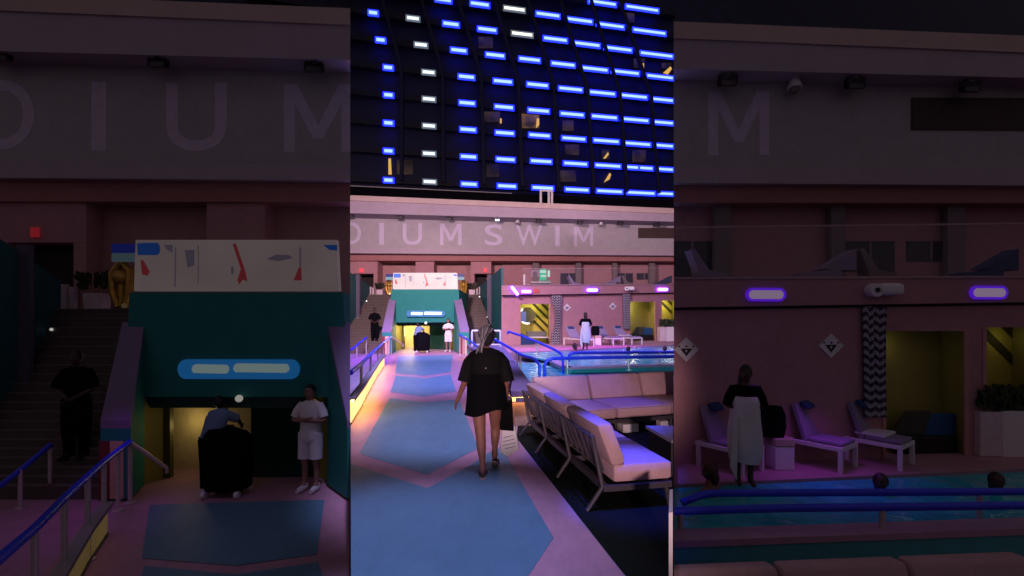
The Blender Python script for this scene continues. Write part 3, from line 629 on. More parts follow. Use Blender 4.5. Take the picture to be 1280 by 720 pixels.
    # stairs: treads as solid steps
    def stair(xl0, xl1, xr0, xr1, ya, yb, d0, d1, n, label):
        b = MB()
        for i in range(n):
            t0, t1 = i/n, (i+1)/n; d = d0+(d1-d0)*t0
            y = ya+(yb-ya)*t1; z = V.P(640, ya+(yb-ya)*(1-(1-t1)**1.0), d).z
            L_, R_ = V.P(xl0+(xl1-xl0)*t0, y, d), V.P(xr0+(xr1-xr0)*t0, y, d)
            zz = V.P(640, ya+(yb-ya)*t0, d0+(d1-d0)*max(0, (i-1)/n)).z if i else V.P(640, ya, d0).z
            dep = (d1-d0)/n/k
            end = (d1-d)/k+.4
            b.prism([Vector((L_.x, L_.y, L_.z)), Vector((R_.x, R_.y, L_.z)), Vector((R_.x, R_.y, zz-.3)), Vector((L_.x, L_.y, zz-.3))], (0, dep*1.5, 0), 0)
            nose = .025; b.prism([Vector((L_.x, L_.y-.012, L_.z+.004)), Vector((R_.x, R_.y-.012, L_.z+.004)), Vector((R_.x, R_.y-.012, L_.z-nose)), Vector((L_.x, L_.y-.012, L_.z-nose))], (0, .06, 0), 1)
        return b.build('stairs', [STEP, mat('step_nosing', (.14, .105, .10), .7)], None, V, label, 'stairs')
    stair(398, 461, 480, 497, 441.5, 368.2, 23.9, 31, 20, V.lab('long grey concrete stairs climbing on the left of the entrance'))
    if not dim: stair(572, 574, 621, 599.5, 441, 368.2, 23.9, 31, 20, V.lab('grey concrete stairs on the right behind the walking woman'))
    # teal side walls along the stairs, with small bulbs
    walls = [('left', [(424, 25.2, 331, 437), (462, 31, 357, 368.5)])]
    if not dim: walls.append(('right', [(626.6, 26.2, 334.5, 433), (600, 31, 357.5, 369)]))
    for side, ((xa, da, ya0, ya1), (xb, db, yb0, yb1)) in walls:
        t = thing('stair_wall', V.lab(f'dark teal wall running up the {side} stairs'), 'wall', V.P(xa, ya1, da))
        b = MB(); b.prism([V.P(xa, ya0, da), V.P(xb, yb0, db), V.P(xb, yb1+1, db), V.P(xa, ya1+1, da)], (-.12 if side == 'left' else .12, 0, 0)); b.build('wall_panel', TEALDK, t, V)
        f = .5 if side == 'left' else .42; sx = .06 if side == 'left' else -.06
        lp = lambda f_: (xa+(xb-xa)*f_, ya0+(yb0-ya0)*f_, ya1+(yb1-ya1)*f_, da+(db-da)*f_)
        b = MB(); x, y0, y1, d = lp(f); p0, p1 = V.P(x, y0, d), V.P(x, y1, d); b.prism([p0+Vector((sx, 0, .05)), p0+Vector((sx*5, .0, .05)), p1+Vector((sx*5, 0, 0)), p1+Vector((sx, 0, 0))], (0, .3/k, 0)); b.build('pier', mat('slate_lavender_paint', (.10, .08, .13), .7), t, V)
        st = thing('string_light', V.lab(f'string of tiny white bulbs beside the {side} stairs'), 'string light', V.P(xa, ya1-3, da), 'string lights on the stairs')
        fs = [.18, .3, .36, .5, .57, .68, .8, .9] if side == 'left' else [.1, .2, .42, .5, .6, .72, .88]
        q = []
        for i, f_ in enumerate(fs):
            x, y0, y1, d = lp(f_); p = V.P(x, y1-3.0-3*math.sin(i*2.3), d)+Vector((sx*3.2, 0, 0)); q.append(p)
        b = MB(); b.tube(q, .008); b.build('cable', BLACK, st, V)
        for p in q:
            b = MB(); b.ball(p, .035 if not dim else .03); b.build('bulb', emit('string_bulb'+W, (1, .95, .9), .4 if dim else 2.6), st, V, smooth=True)
    # planters, gilded stand and pale posts at the stair tops
    for side, xs in (('left', 474.5), ('right', 590))[:1 if dim else 2]:
        t = thing('planter', V.lab(f'pale planter with dark plants at the top of the {side} stairs'), 'planter', V.P(xs, 368, 31.2), 'planters at the stair tops')
        b = MB(); pp(b, V, [(xs-4, 362), (xs+4, 362), (xs+3.4, 368.6), (xs-3.4, 368.6)], 31, .7); b.build('pot', POT, t, V)
        b = MB(); rn = random.Random(3)
        c = V.P(xs, 361, 31.2)
        for i in range(70):
            a = rn.uniform(0, 6.28); rr = rn.uniform(.05, .3); z = rn.uniform(0, .28); p = c+Vector((rr*math.cos(a), rr*.6*math.sin(a)/k, z)); q = Vector((math.cos(a+.6), math.sin(a+.6), .4))*.08
            b.add([p, p+q, p+q*1.4+Vector((0, 0, .1)), p+Vector((0, 0, .09))], [[0, 1, 2, 3]])
        b.build('plant', PLANT, t, V)
        gx = 486 if side == 'left' else 579.5
        t = thing('gilded_stand', V.lab(f'golden arched ornament at the top of the {side} stairs'), 'ornament', V.P(gx, 368, 30.6), 'gilded ornaments')
        b = MB(); b.tube([V.P(gx-1.2, 367.5, 30.6), V.P(gx-3.4, 361, 30.6), V.P(gx-3.2, 354, 30.6), V.P(gx, 349.8, 30.6), V.P(gx+3, 353, 30.6), V.P(gx+3, 361, 30.6), V.P(gx+1.2, 367.5, 30.6)], .08); b.build('arch', GOLD, t, V, smooth=True)
        b = MB(); b.tube([V.P(gx, 367, 30.6), V.P(gx, 357, 30.6)], .07); b.tube([V.P(gx-4, 357.5, 30.55), V.P(gx+4, 357, 30.55)], .05); b.ball(V.P(gx, 355.8, 30.6), .16); b.build('stem', GOLD, t, V, smooth=True)
        b = MB(); b.ball(V.P(gx+1, 367, 30.3), .05); b.build('candle_light', emit('candle'+W, (1, .7, .3), .04 if dim else 3), t, V)
        for i, ox in enumerate((-11.5, -8.2)):
            x = xs+ox if side == 'left' else xs-ox-2
            b = MB(); b.prism([V.P(x-1, 358.5+i, 31.3), V.P(x+1, 358.5+i, 31.3), V.P(x+1, 369, 31.3), V.P(x-1, 369, 31.3)], (0, .25/k, 0)); b.build('stair_top_post', POT, None, V, V.lab(f'{"first" if i == 0 else "second"} pale post from the wall, top of the {side} stairs'), 'post', 'pale posts at the stair tops')
    return r

def rail(V, label, top, posts, r=.035, mats=(BLUERAIL, STEEL), group='blue handrails', tail=None):
    """top: [(x,y,d)...] ; posts: [(x,ytop,ybot,d)]"""
    t = thing('handrail', label, 'handrail', V.P(posts[0][0], posts[0][2], posts[0][3]) if posts else V.P(*top[0]), group)
    b = MB(); b.tube(rpath([V.P(*q) for q in top]), r, 0, 10); b.build('top_rail', mats[0], t, V, smooth=True)
    for x, y0, y1, d in posts:
        b = MB(); b.tube([V.P(x, y1, d), V.P(x, y0, d)], r*.72, 0, 10); b.build('post', mats[1], t, V, smooth=True)
        b = MB(); p = V.P(x, y1, d); b.tube([p+Vector((0, 0, .002)), p+Vector((0, 0, .018))], r*1.9, 0, 12); b.build('base_plate', mats[1], t, V)
    if tail:
        b = MB(); b.tube([V.P(*q) for q in tail], r*.7, 0, 10); b.build('end_rail', STEEL, t, V, smooth=True)
    return t
def curb_left(V):
    W = V.wing
    # posts on the level floor
    PS = [(451.6, 455, 506), (463.3, 443, 484), (472.6, 434.4, 467.5), (479, 428.6, 457.6), (484.6, 424.2, 448), (489.3, 420.8, 445)]
    ps = [(x, y0, y1, V.dG(x, y1)) for x, y0, y1 in PS]
    d0 = V.dG(438, 529)
    rail(V, V.lab('blue topped steel handrail along the left edge of the walkway'), ([(425, 478.5, V.dG(425, 556))] if W else [])+[(438.6, 466.0, d0)]+[(x, y0, d) for x, y0, y1, d in ps], ps, .04, tail=[(489.3, 420.8, ps[-1][3]), (503.8, 431, ps[-1][3]+1.2*1), (503.8, 433, ps[-1][3]+1.2)])
    ps2 = [(446, 431.5, 447, V.dG(446, 447)), (457.8, 421.8, 442, V.dG(457.8, 442.5))]
    rail(V, V.lab('short blue topped handrail at the foot of the left stairs'), ([(425, 447, ps2[0][3]-1.5*1)] if W else [])+[(438.8, 437.5, ps2[0][3]-.5), (446, 431.8, ps2[0][3]), (458, 421.8, ps2[1][3])], ps2, .04)
    t = thing('lit_curb', V.lab('low curb glowing warm yellow under the left handrail'), 'curb', V.G(460, 500))
    def seg(n, m, f0, f1, back, up, fwd=0):
        b = MB(); q = []
        for x, y in (((425, 553),) if W else ())+((438.6, 530.5), (451.6, 509), (463.3, 486.5), (472.6, 469), (480.5, 457)):
            p = V.G(x, y); q.append(p)
        for a, c in zip(q, q[1:]):
            n_ = Vector((c.y-a.y, -(c.x-a.x), 0)).normalized(); e = n_*fwd
            b.prism([a+Vector((0, 0, f0))+e, c+Vector((0, 0, f0))+e, c+Vector((0, 0, f1))+e, a+Vector((0, 0, f1))+e], -n_*back)
        return b.build(n, m, t, V)
    gm = room('curb_glow'+W, (1, .66, .22), .075 if W else 1.9, .65)
    seg('light_panel', gm, .03, .375, .1, 0)
    seg('light_strip', emit('curb_led'+W, (1, .42, .06), .8 if W else 85), .377, .397, .02, 0, .035)
    seg('cap', mat('curb_cap', (.3, .25, .24), .6), .404, .425, .13, 0, .06)
    seg('cap_lip', mat('curb_cap', (.3, .25, .24), .6), .372, .4035, .012, 0, .06)
    seg('base_strip', METAL, .003, .018, .16, 0, .02)

entrance(MID); entrance(LW)
curb_left(MID); curb_left(LW)
portal_people(MID); portal_people(LW)

# ------------------------------------------------------------------ right curb, gate and pool-side wall of the walkway
wall_pts = [(2.15-4.2, 21.5), (.02, 7.35)]
t = thing('pool_side_wall', 'lavender low wall with warm glow along the right walkway edge', 'wall', (-.6, 12, 0))
A, B = Vector((-2.0, 21.3, 0)), Vector((-.02, 7.75, 0)); u = (B-A).normalized(); nn = Vector((u.y, -u.x, 0)); nn = nn if nn.x > 0 else -nn
b = MB(); b.prism([A+Vector((0, 0, .60)), B+Vector((0, 0, .60)), B+nn*.42+Vector((0, 0, .60)), A+nn*1.6+Vector((0, 0, .60))], (0, 0, -.12)); b.build('coping', LAV, t, bevel=.02)
b = MB(); b.prism([A+Vector((0, 0, .40)), B+Vector((0, 0, .40)), B+nn*.42+Vector((0, 0, .40)), B+nn*.42-u*.012+Vector((0, 0, .40)), B-u*.012+nn*.012+Vector((0, 0, .40)), A+nn*.012+Vector((0, 0, .40))], (0, 0, .078)); b.build('coping_lip', LAV, t)
b = MB(); b.prism([A+nn*.08, B+nn*.08-u*.08, B+nn*.40-u*.08, A+nn*1.5], (0, 0, .478)); b.build('wall_body', mat('peach_wall', (.5, .33, .25), .7), t)
b = MB(); b.prism([A+Vector((0, 0, .42))+nn*.03, B+Vector((0, 0, .42))+nn*.03, B+nn*.078+Vector((0, 0, .42)), A+nn*.078+Vector((0, 0, .42))], (0, 0, .05)); b.build('light_strip', emit('curb_strip', (1, .48, .08), 16), t)
b = MB(); b.prism([B-u*.075+nn*.09+Vector((0, 0, .44)), B-u*.075+nn*.39+Vector((0, 0, .44)), B-u*.04+nn*.39+Vector((0, 0, .44)), B-u*.04+nn*.09+Vector((0, 0, .44))], (0, 0, .03)); b.build('end_light_strip', emit('curb_strip', (1, .48, .08), 16), t)
t = thing('gate', 'white tubular gate frame at the foot of the right stairs', 'gate', MID.G(607, 441))
dg = 19.5
for x in (590, 625.5):
    b = MB(); b.tube([MID.P(x, 450, dg), MID.P(x, 413.5, dg)], .04); b.build('post', WHITE, t, smooth=True)
for y in (413.5, 431):
    b = MB(); b.tube([MID.P(590, y, dg), MID.P(625.5, y, dg)], .04); b.build('bar', WHITE, t, smooth=True)
rail(MID, 'blue topped handrail on the right walkway edge behind the woman, bright middle', [(574, 418.2, 21), (590, 428, 18), (601, 436.5, 15.5), (612, 446, 13)], [(575, 418.5, 444, 21), (580, 422, 447, 20), (601, 436.5, 462, 15.5)], .04)
rail(MID, 'blue handrail sloping down right of the walking woman, bright middle', [(616, 423, 14.5), (632, 432, 13.3), (652.7, 444.2, 12), (668.5, 448.6, 11.4), (674.5, 456, 11.1), (674.8, 474, 11.1)], [(646.5, 440.6, 466, 12.4), (650.5, 443, 468, 12.2)], .036)
rail(MID, 'blue handrail sloping from the cabana wall into the pool, bright middle', [(634.4, 417.5, 17.4), (635.5, 414.4, 17.4), (651, 419.6, 16.6), (672, 427.5, 15.2), (694, 437.5, 14), (702, 442.6, 13.6), (703.6, 449, 13.5), (703.6, 469, 13.5)], [(671.8, 427, 445, 15.2)], .036)

# ------------------------------------------------------------------ cabana building, deck and pool (middle, and the right wing)
def curtain(V, label, xa, xb, y0, y1, d, xs=None, push=-.25):
    f = dof(d); b = MB(); n = 40; m_ = 14; nn_ = []
    for j in range(m_+1):
        v = j/m_; y = y0+(y1-y0)*v; gather = xs(v) if xs else (0, 1)
        for i in range(n+1):
            u_ = i/n; x = xa+(xb-xa)*(gather[0]+(gather[1]-gather[0])*u_)
            p = V.P(x, y, f(x)+push); p.y += .05*math.sin(u_*math.pi*9)/max(1, V.k*.6); nn_.append(p)
    fs = [[j*(n+1)+i, j*(n+1)+i+1, (j+1)*(n+1)+i+1, (j+1)*(n+1)+i] for j in range(m_) for i in range(n)]
    b.add(nn_, fs); b.add([q+Vector((0, .02, 0)) for q in nn_], [q[::-1] for q in fs])
    return b.build('curtain', zigzag('zigzag_cloth'), None, V, label, 'curtain', 'zigzag curtains', smooth=True)
def lounger(V, foot, ang, L, wd, label, towel=False):
    t = thing('sun_lounger', label, 'sun lounger', foot, 'sun loungers on the deck')
    M = Matrix.Translation(foot) @ Matrix.Rotation(ang, 4, 'Z'); hw = wd/2
    def B_(c, s, m_=0, ry=0, mb=None):
        q = MB(); q.box(c, s, 0, 0, 0)
        return q
    def put(mb, n, m_, par=t, bev=0):
        for q in mb.v: q.xyz = M @ q
        return mb.build(n, m_, par, V, bevel=bev)
    b = MB()
    for y in (-hw, hw): b.box((L*.5, y, .36), (L, .05, .06))
    for x in (.025, L*.62, L-.03): b.box((x, 0, .36), (.05, wd-.052, .06))
    put(b, 'frame', WHITE)
    for x in (.03, L-.05):
        for y in (-hw, hw):
            b = MB(); b.box((x, y, .163), (.055, .055, .325)); put(b, 'leg', WHITE)
    b = MB(); b.box((L*.33, 0, .425), (L*.62, wd-.07, .06)); put(b, 'seat', LILAC, bev=.02)
    b = MB(); s0 = L*.64; b.prism([(s0, -hw+.03, .40), (L-.1, -hw+.03, .98), (L-.03, -hw+.03, .94), (s0+.07, -hw+.03, .37)], (0, wd-.06, 0)); put(b, 'backrest', LILAC, bev=.015)
    b = MB(); b.prism([(L-.22, -hw+.15, .87), (L-.11, -hw+.15, .985), (L-.16, -hw+.15, 1.01), (L-.26, -hw+.15, .905)], (0, wd-.3, 0)); put(b, 'headrest', NAVY, bev=.015)
    if towel:
        b = MB(); b.box((L*.55, 0, .48), (.42, wd*.9, .05)); put(b, 'towel', TOWEL, bev=.02)
    return t
def cabanas(V, xa, xb):
    k = V.k; W = V.wing; dim = bool(W)
    ybase = lambda x: 431.8-(x-628)*7/232; yfr = lambda x: 441-(x-628)*10.5/232
    dC = lambda x: V.dG(x, ybase(x), .33)
    r = thing('cabana_building', V.lab('pink poolside building with open cabanas and a terrace on top'), 'building', V.P((xa+xb)/2, 432, dC((xa+xb)/2)))
    yr = lambda x: 356.8-(x-640)*.8/200; yd = lambda x: 368.6-(x-640)*3/200
    RD = 1.9
    def wall(n, m_, pts, push=0, th=.25):
        b = MB(); pp(b, V, pts, dC, th, 0, push); return b.build(n, m_, r, V)
    band_ = lambda x0, x1: [(x0, yr(x0)), (x1, yr(x1)), (x1, yd(x1)), (x0, yd(x0))]
    wall('roof_band', PINKWALL, band_(xa, xb), -.35, .9)
    wall('dark_line', DARK, [(xa, yd(xa)), (xb, yd(xb)), (xb, yd(xb)+1.2), (xa, yd(xa)+1.2)], -.02, .1)  # dark strip along the wall under the roof band
    b = MB(); b.prism([V.P(xa, yr(xa)+.3, dC(xa)+.6), V.P(xb, yr(xb)+.3, dC(xb)+.6), V.P(xb, yr(xb)+.3, dC(xb)+5), V.P(xa, yr(xa)+.3, dC(xa)+8)], (0, 0, -.15)); b.build('terrace_floor', PLAZA, r, V)
    cab = [(650, 687.6, 380), (787, 819.5, 377), (826.6, 848, 375.5)]
    cuts = [xa]+[q for c in cab for q in c[:2] if xa < q < xb]+[xb]
    edges = [xa]
    prev = xa
    for c0, c1, cy0 in cab:
        if c1 < xa: continue
        if c0 > prev: wall('wall', PINKWALL, [(prev, yd(prev)+.8), (c0, yd(c0)+.8), (c0, ybase(c0)), (prev, ybase(prev))])
        a = max(c0, prev)
        if a < xb: wall('wall', PINKWALL, [(a, yd(a)+.8), (min(c1, xb), yd(c1)+.8), (min(c1, xb), cy0), (a, cy0)])
        prev = c1
    if prev < xb: wall('wall', PINKWALL, [(prev, yd(prev)+.8), (xb, yd(xb)+.8), (xb, ybase(xb)), (prev, ybase(prev))])
    for i, (c0, c1, cy0) in enumerate(cab):
        if c1 < xa or c0 > xb: continue
        b = MB(); pp(b, V, [(c0-4, cy0-4), (c1+4, cy0-4), (c1+4, ybase(c1)+1), (c0-4, ybase(c0)+1)], dC, .1, 0, RD)
        if i != 1:
            for j in range(7):                              # dark diagonal stripes painted on the yellow wall
                s = c0-10+j*10.5+(0 if i == 0 else 2); w_ = 4.2
                q = [(s, cy0-4), (s+w_, cy0-4), (s+w_+40, cy0+36), (s+40, cy0+36)]
                q2 = []
                lo, hi = (c0+ (12 if i == 0 else 0), c1+4)
                # clip the slanted stripe to the wall
                for x, y in q:
                    x2 = min(max(x, lo), hi); y2 = y+(x2-x); q2.append((x2, min(max(y2, cy0-4), ybase(c0)-6)))
                if max(p[0] for p in q2)-min(p[0] for p in q2) > 1: pp(b, V, q2, dC, .03, 1, RD-.06)
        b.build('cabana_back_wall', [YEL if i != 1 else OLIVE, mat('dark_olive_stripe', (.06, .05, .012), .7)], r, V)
        for x in (c0, c1):
            s = -1 if x == c0 else 1
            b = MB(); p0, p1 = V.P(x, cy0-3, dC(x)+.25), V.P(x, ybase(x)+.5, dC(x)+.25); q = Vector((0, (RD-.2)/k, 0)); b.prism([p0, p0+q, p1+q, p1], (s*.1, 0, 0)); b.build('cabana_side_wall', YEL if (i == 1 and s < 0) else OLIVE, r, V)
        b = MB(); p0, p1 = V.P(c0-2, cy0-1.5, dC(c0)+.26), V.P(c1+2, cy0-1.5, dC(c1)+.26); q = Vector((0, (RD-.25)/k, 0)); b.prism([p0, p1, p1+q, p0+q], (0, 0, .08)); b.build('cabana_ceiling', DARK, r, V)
        for x in (c0, c1):
            b = MB(); pp(b, V, rect(x-.7, cy0, x+.7, ybase(x)), dC, .12, 0, -.06); b.build('cabana_post', mat('peach_post', (.5, .24, .22), .7), r, V)
    for x, y, pw in ((672, 383, 32), (791, 383, 34), (836, 380, 26)):
        if xa < x < xb: point('cabana_lamp', V.P(x, y, dC(x)+RD*.55), pw if not dim else pw*.012, (1, .93, .55), .15)
    # deck
    b = MB(); b.prism([V.G(xa, yfr(xa), .33), V.G(xb, yfr(xb), .33), V.P(xb, ybase(xb), dC(xb)+RD*.98).xyz, V.P(xa, ybase(xa), dC(xa)+RD*.98).xyz], (0, 0, -.6))
    for q in b.v[2:4]: q.z = .33+V.dz
    for q in b.v[6:8]: q.z = -.27+V.dz
    b.build('pool_deck', DECK, None, V, kind='structure')
    # lamps on the band
    PC = emit('purple_bar_core'+W, (.90, .62, 1), .19 if dim else 3.2); PG = emit('purple_bar_glow'+W, (.15, .015, 1), .4 if dim else 6)
    for x, y, hw, rot, where in ((643.4, 363.3, 6.8, .9, 'the slanting one at the left corner'), (658, 364.4, 6.2, 0, 'left of the red plate'), (740.4, 362.6, 6.8, 0, 'between the diamond signs'), (828.6, 361.8, 6.3, 0, 'the rightmost')):
        if dim and x < 706: continue
        t = thing('wall_lamp', f'glowing purple bar lamp, {where}, '+('dark right side' if dim else 'bright middle'), 'lamp', V.P(x, y+2, dC(x)-.4), 'purple bar lamps')
        def pill(hw_, hh_):
            o = []
            for i in range(24):
                a = 2*math.pi*i/24; lx = math.copysign(hw_-hh_, math.cos(a))+hh_*math.cos(a); ly = hh_*math.sin(a); o.append((x+lx*math.cos(rot)-ly*math.sin(rot), y+lx*math.sin(rot)+ly*math.cos(rot)))
            return o
        b = MB(); pp(b, V, pill(hw+1.0, 2.7), dC, .16, 0, -.52); b.build('housing', PG, t, V)  # rim glows purple to imitate the halo round the core
        b = MB(); pp(b, V, pill(hw, 1.75), dC, .05, 0, -.55); b.build('lens', PC, t, V)
    if not dim:
        b = MB(); pp(b, V, rect(667, 361.3, 673.8, 365.8), dC, .06, 0, -.43); b.build('red_plate', emit('red_plate_light', (.9, .10, .14), .75), None, V, 'small square coral plate beside the left purple lamp', 'sign')
    if xb > 790:
        t = thing('wall_projector', V.lab('white projector mounted on the pink band above a curtain'), 'projector', V.P(786, 363, dC(786)-.6))
        sc = dC(786)/F; c = V.P(788, 360.6, dC(788)-.62)
        b = MB(); b.box(c, (9*sc, .3, 4.6*sc)); b.build('housing', WHITE, t, V, bevel=.06)
        b = MB(); q = V.P(783.3, 360.8, dC(786)-.8); b.tube([q+Vector((0, .1, 0)), q-Vector((0, .05, 0))], 2.6*sc, 0, 16); b.build('lens_ring', WHITE, t, V); b = MB(); b.tube([q-Vector((0, .03, 0)), q-Vector((0, .07, 0))], .9*sc, 0, 12); b.build('lens', BLACK, t, V)
    # diamond signs
    for x, y, where in ((708.8, 384.3, 'left'), (766, 382.8, 'right')):
        if dim and x < 704: continue
        t = thing('diamond_sign', V.lab(f'{where} white diamond sign with dark triangle on pink wall'), 'sign', V.P(x, y+5, dC(x)-.05), 'diamond signs')
        b = MB(); pp(b, V, [(x-4.9, y), (x, y-4.9), (x+4.9, y), (x, y+4.9)], dC, .03, 0, -.06); b.build('plate', WHITE, t, V)
        b = MB(); pp(b, V, [(x-2.4, y-.4), (x+2.4, y-.4), (x, y+2.6)], dC, .01, 0, -.08); pp(b, V, [(x-.5, y+.2), (x+.5, y+.2), (x, y+1.3)], dC, .01, 1, -.095)
        for q in (-2.8, 0, 2.8): pp(b, V, rect(x+q-.35, y-1.6, x+q+.35, y-.9), dC, .01, 0, -.08)
        b.build('symbol', [mat('sign_black', (.02, .02, .02), .6), WHITE], t, V)
    # curtains
    if not dim: curtain(V, V.lab('black and white zigzag curtain tied beside the left cabana'), 688.5, 702, yd(695)+.8, ybase(695), dC, lambda v: (.0+.42*max(0, math.sin(math.pi*min(1, v*1.05)))**1.5, 1-.12*v))
    curtain(V, V.lab('black and white zigzag curtain hanging by the middle cabana'), 778.4, 788, yd(783)+.8, 411, dC, lambda v: (.0+.1*v, 1-.05*math.sin(math.pi*v)))
    # terrace balustrade and loungers behind it
    x0 = max(xa, 652.5)
    t = thing('glass_balustrade', V.lab('clear glass balustrade along the terrace edge'), 'balustrade', V.P((x0+xb)/2, 356, dC(x0)))
    b = MB(); pp(b, V, [(x0, 336.2), (xb, 334.5), (xb, yr(xb)), (x0, yr(x0))], dC, .03, 0, -.2); b.build('glass_panel', GLASS, t, V)
    b = MB(); pp(b, V, [(x0, 335.7), (xb, 334), (xb, 334.7), (x0, 336.4)], dC, .06, 0, -.22); b.build('top_rail', mat('rose_rail', (.4, .26, .28), .5), t, V)
    b = MB(); pp(b, V, [(x0, yr(x0)-.9), (xb, yr(xb)-.9), (xb, yr(xb)), (x0, yr(x0))], dC, .08, 0, -.42); b.build('base_channel', mat('rose_rail', (.4, .26, .28), .5), t, V)
    if not dim:
        b = MB(); pp(b, V, rect(654.3, 343, 656.4, 357), dC, .06, 0, .3); b.build('terrace_post', WHITE, None, V, 'short white post behind the left end of the terrace glass', 'post')
        t = thing('terrace_display', 'green glowing display behind the terrace glass', 'display', V.P(680, 357, dC(680)+2.2))
        b = MB(); pp(b, V, rect(674.5, 336.5, 683, 350), dC, .1, 0, 1.9); pp(b, V, rect(675, 338, 682.5, 341), dC, .03, 1, 1.85); pp(b, V, rect(676, 344, 683, 346), dC, .03, 1, 1.85); pp(b, V, rect(684.5, 338, 687.5, 346), dC, .06, 1, 1.9)
        b.build('screen', [emit('green_screen', (.05, .62, .36), .75), emit('pale_green_screen', (.62, .9, .78), .8)], t, V)
        b = MB(); pp(b, V, rect(673.5, 350, 688, 357), dC, .2, 0, 2.0); b.build('base', mat('sage_panel', (.2, .33, .27), .6), t, V)
        t = thing('terrace_counter', 'white topped counter and frame on the left of the terrace', 'counter', V.P(669, 357, dC(669)+1.6))
        b = MB(); pp(b, V, rect(663, 352, 688.6, 353.4), dC, .5, 0, 1.2); b.build('counter_top', WHITE, t, V)
        b = MB(); pp(b, V, rect(665, 353.4, 674, 357), dC, .3, 0, 1.3); b.build('counter_base', GREYCOL, t, V)
        b = MB(); pp(b, V, rect(663.5, 337.5, 666, 346), dC, .1, 0, 1.9); pp(b, V, rect(671.5, 337.5, 674, 346), dC, .1, 0, 1.9); pp(b, V, rect(666, 337.5, 671.5, 339.5), dC, .1, 0, 1.9); b.build('hanging_frame', mat('mauve_frame', (.3, .22, .28), .6), t, V)
    for i, (x, s, m_, wd_) in enumerate(((716, -1, LILAC, 'pale'), (768, 1, LILAC, 'lilac'), (783, -1, GREYCOL, 'grey'), (832, 1, NAVY, 'blue'))):
        if dim and x < 704: continue
        t = thing('terrace_daybed', V.lab(f'{wd_} reclined daybed behind the terrace glass'), 'daybed', V.P(x, 357, dC(x)+.8), 'daybeds on the terrace')
        L_ = 9 if i in (0, 2) else 14
        b = MB(); pp(b, V, [(x-s*L_, 354), (x+s*2, 352.2), (x+s*2, 355.4), (x-s*L_, 356)], dC, .9, 0, .5); b.build('seat', m_, t, V)
        b = MB(); pp(b, V, [(x-s*2, 353), (x+s*(L_-5), 344.2), (x+s*(L_-3.4), 344.8), (x+s*2, 354)] if i in (0, 2) else [(x-s*6, 352.5), (x+s*(L_-6), 344.5), (x+s*(L_-6), 353)], dC, .9, 0, .52); b.build('backrest', m_, t, V)
        b = MB(); pp(b, V, rect(x-4, 355.4, x+6, 357), dC, .7, 0, .6); b.build('base', GREYCOL, t, V)
    # inside the cabanas
    if not dim:
        t = thing('round_mirror', 'round mirror with white glowing rim inside the left cabana', 'mirror', V.P(659, 404, dC(659)+1.7))
        c = V.P(659.3, 394.4, dC(659)+RD-.12); sc = (dC(659)+RD)/F; rr = 10*sc
        b = MB(); b.tube([c, c+Vector((0, .05, 0))], rr, 0, 32); b.build('mirror_glass', mat('dark_mirror', (.10, .085, .04), .25), t, V, smooth=True)
        b = MB(); q = [c+Vector((rr*math.cos(a), -.03, rr*math.sin(a))) for a in [R(125+i*8) for i in range(21)]]; b.tube(q, .045); b.build('lit_rim', emit('mirror_rim', (1, .93, .95), 2.0), t, V, smooth=True)
        b = MB(); pp(b, V, rect(651, 389.5, 657.5, 402), dC, .01, 0, RD-.16); b.build('reflection_panel', emit('mirror_view', (.16, .18, .5), .8), t, V)  # glowing panel painted in as the mirror's reflection
        t = thing('cabana_bench', 'white bench with a grey bolster in the left cabana', 'bench', V.P(670, 432, dC(670)+1))
        b = MB(); pp(b, V, rect(658, 421, 686, 422.4), dC, .6, 0, .5); b.build('seat', WHITE, t, V)
        b = MB(); pp(b, V, rect(658, 414.3, 683.5, 420.8), dC, .3, 0, .9); b.build('bolster', mat('grey_bolster', (.16, .16, .14), .85), t, V, bevel=.05)
        for x in (660, 684):
            b = MB(); pp(b, V, rect(x-.8, 422.4, x+.8, 432), dC, .4, 0, .55); b.build('leg', METAL, t, V)
        b = MB(); p = [V.P(650.8, 416, dC(651)-.02), V.P(669, 425.5, dC(665)+.1), V.P(668, 432.5, dC(665)+.1), V.P(651, 432.8, dC(651)-.02)]; b.prism(p, (0, .12, 0)); b.build('day_sofa', NAVY, None, V, 'dark blue low seat at the left corner of the first cabana', 'seat')
    t = thing('cabana_sofa', V.lab('dark blue cushioned sofa inside the middle cabana'), 'sofa', V.P(803, 427, dC(803)+1))
    b = MB(); pp(b, V, rect(792, 418.5, 816, 425), dC, .7, 0, .45); b.build('base', BLACK, t, V, bevel=.03)
    b = MB(); pp(b, V, rect(803, 409.5, 815.5, 419), dC, .25, 0, .8); b.build('cushion', mat('blue_cushion', (.02, .09, .22), .85), t, V, bevel=.05)
    b = MB(); pp(b, V, [(790, 418.5), (796, 408.5), (806, 408.5), (803, 418.5)], dC, .25, 0, .75); b.build('cushion', mat('olive_cushion', (.05, .06, .04), .85), t, V, bevel=.04)
    # planter at the right
    t = thing('planter', V.lab('white square planter with dark leaves right of the cabana post'), 'planter', V.P(834, 426.5, dC(834)-1))
    pd = lambda x: V.dG(x, 426.6, .33)
    b = MB(); pp(b, V, rect(824.8, 409, 833.6, 426.4), pd, .6, 0, 0); b.build('shaded_side', POT, t, V); b = MB(); pp(b, V, rect(833.7, 408.6, 848, 426.6), pd, .6, 0, 0); b.build('pot', WHITE, t, V)  # shade put into the duller white of the left part
    b = MB(); rn = random.Random(5)
    for i in range(260):
        x = rn.uniform(826, 848); p = V.P(x, rn.uniform(401.5, 409.5), pd(x)+rn.uniform(0, .5)); a = rn.uniform(0, 6.28); q = Vector((math.cos(a)*.12, math.sin(a)*.05, .05)); b.add([p, p+q, p+q*1.3+Vector((0, 0, .12)), p+Vector((0, 0, .08))], [[0, 1, 2, 3]])
    b.build('plant', PLANT, t, V)
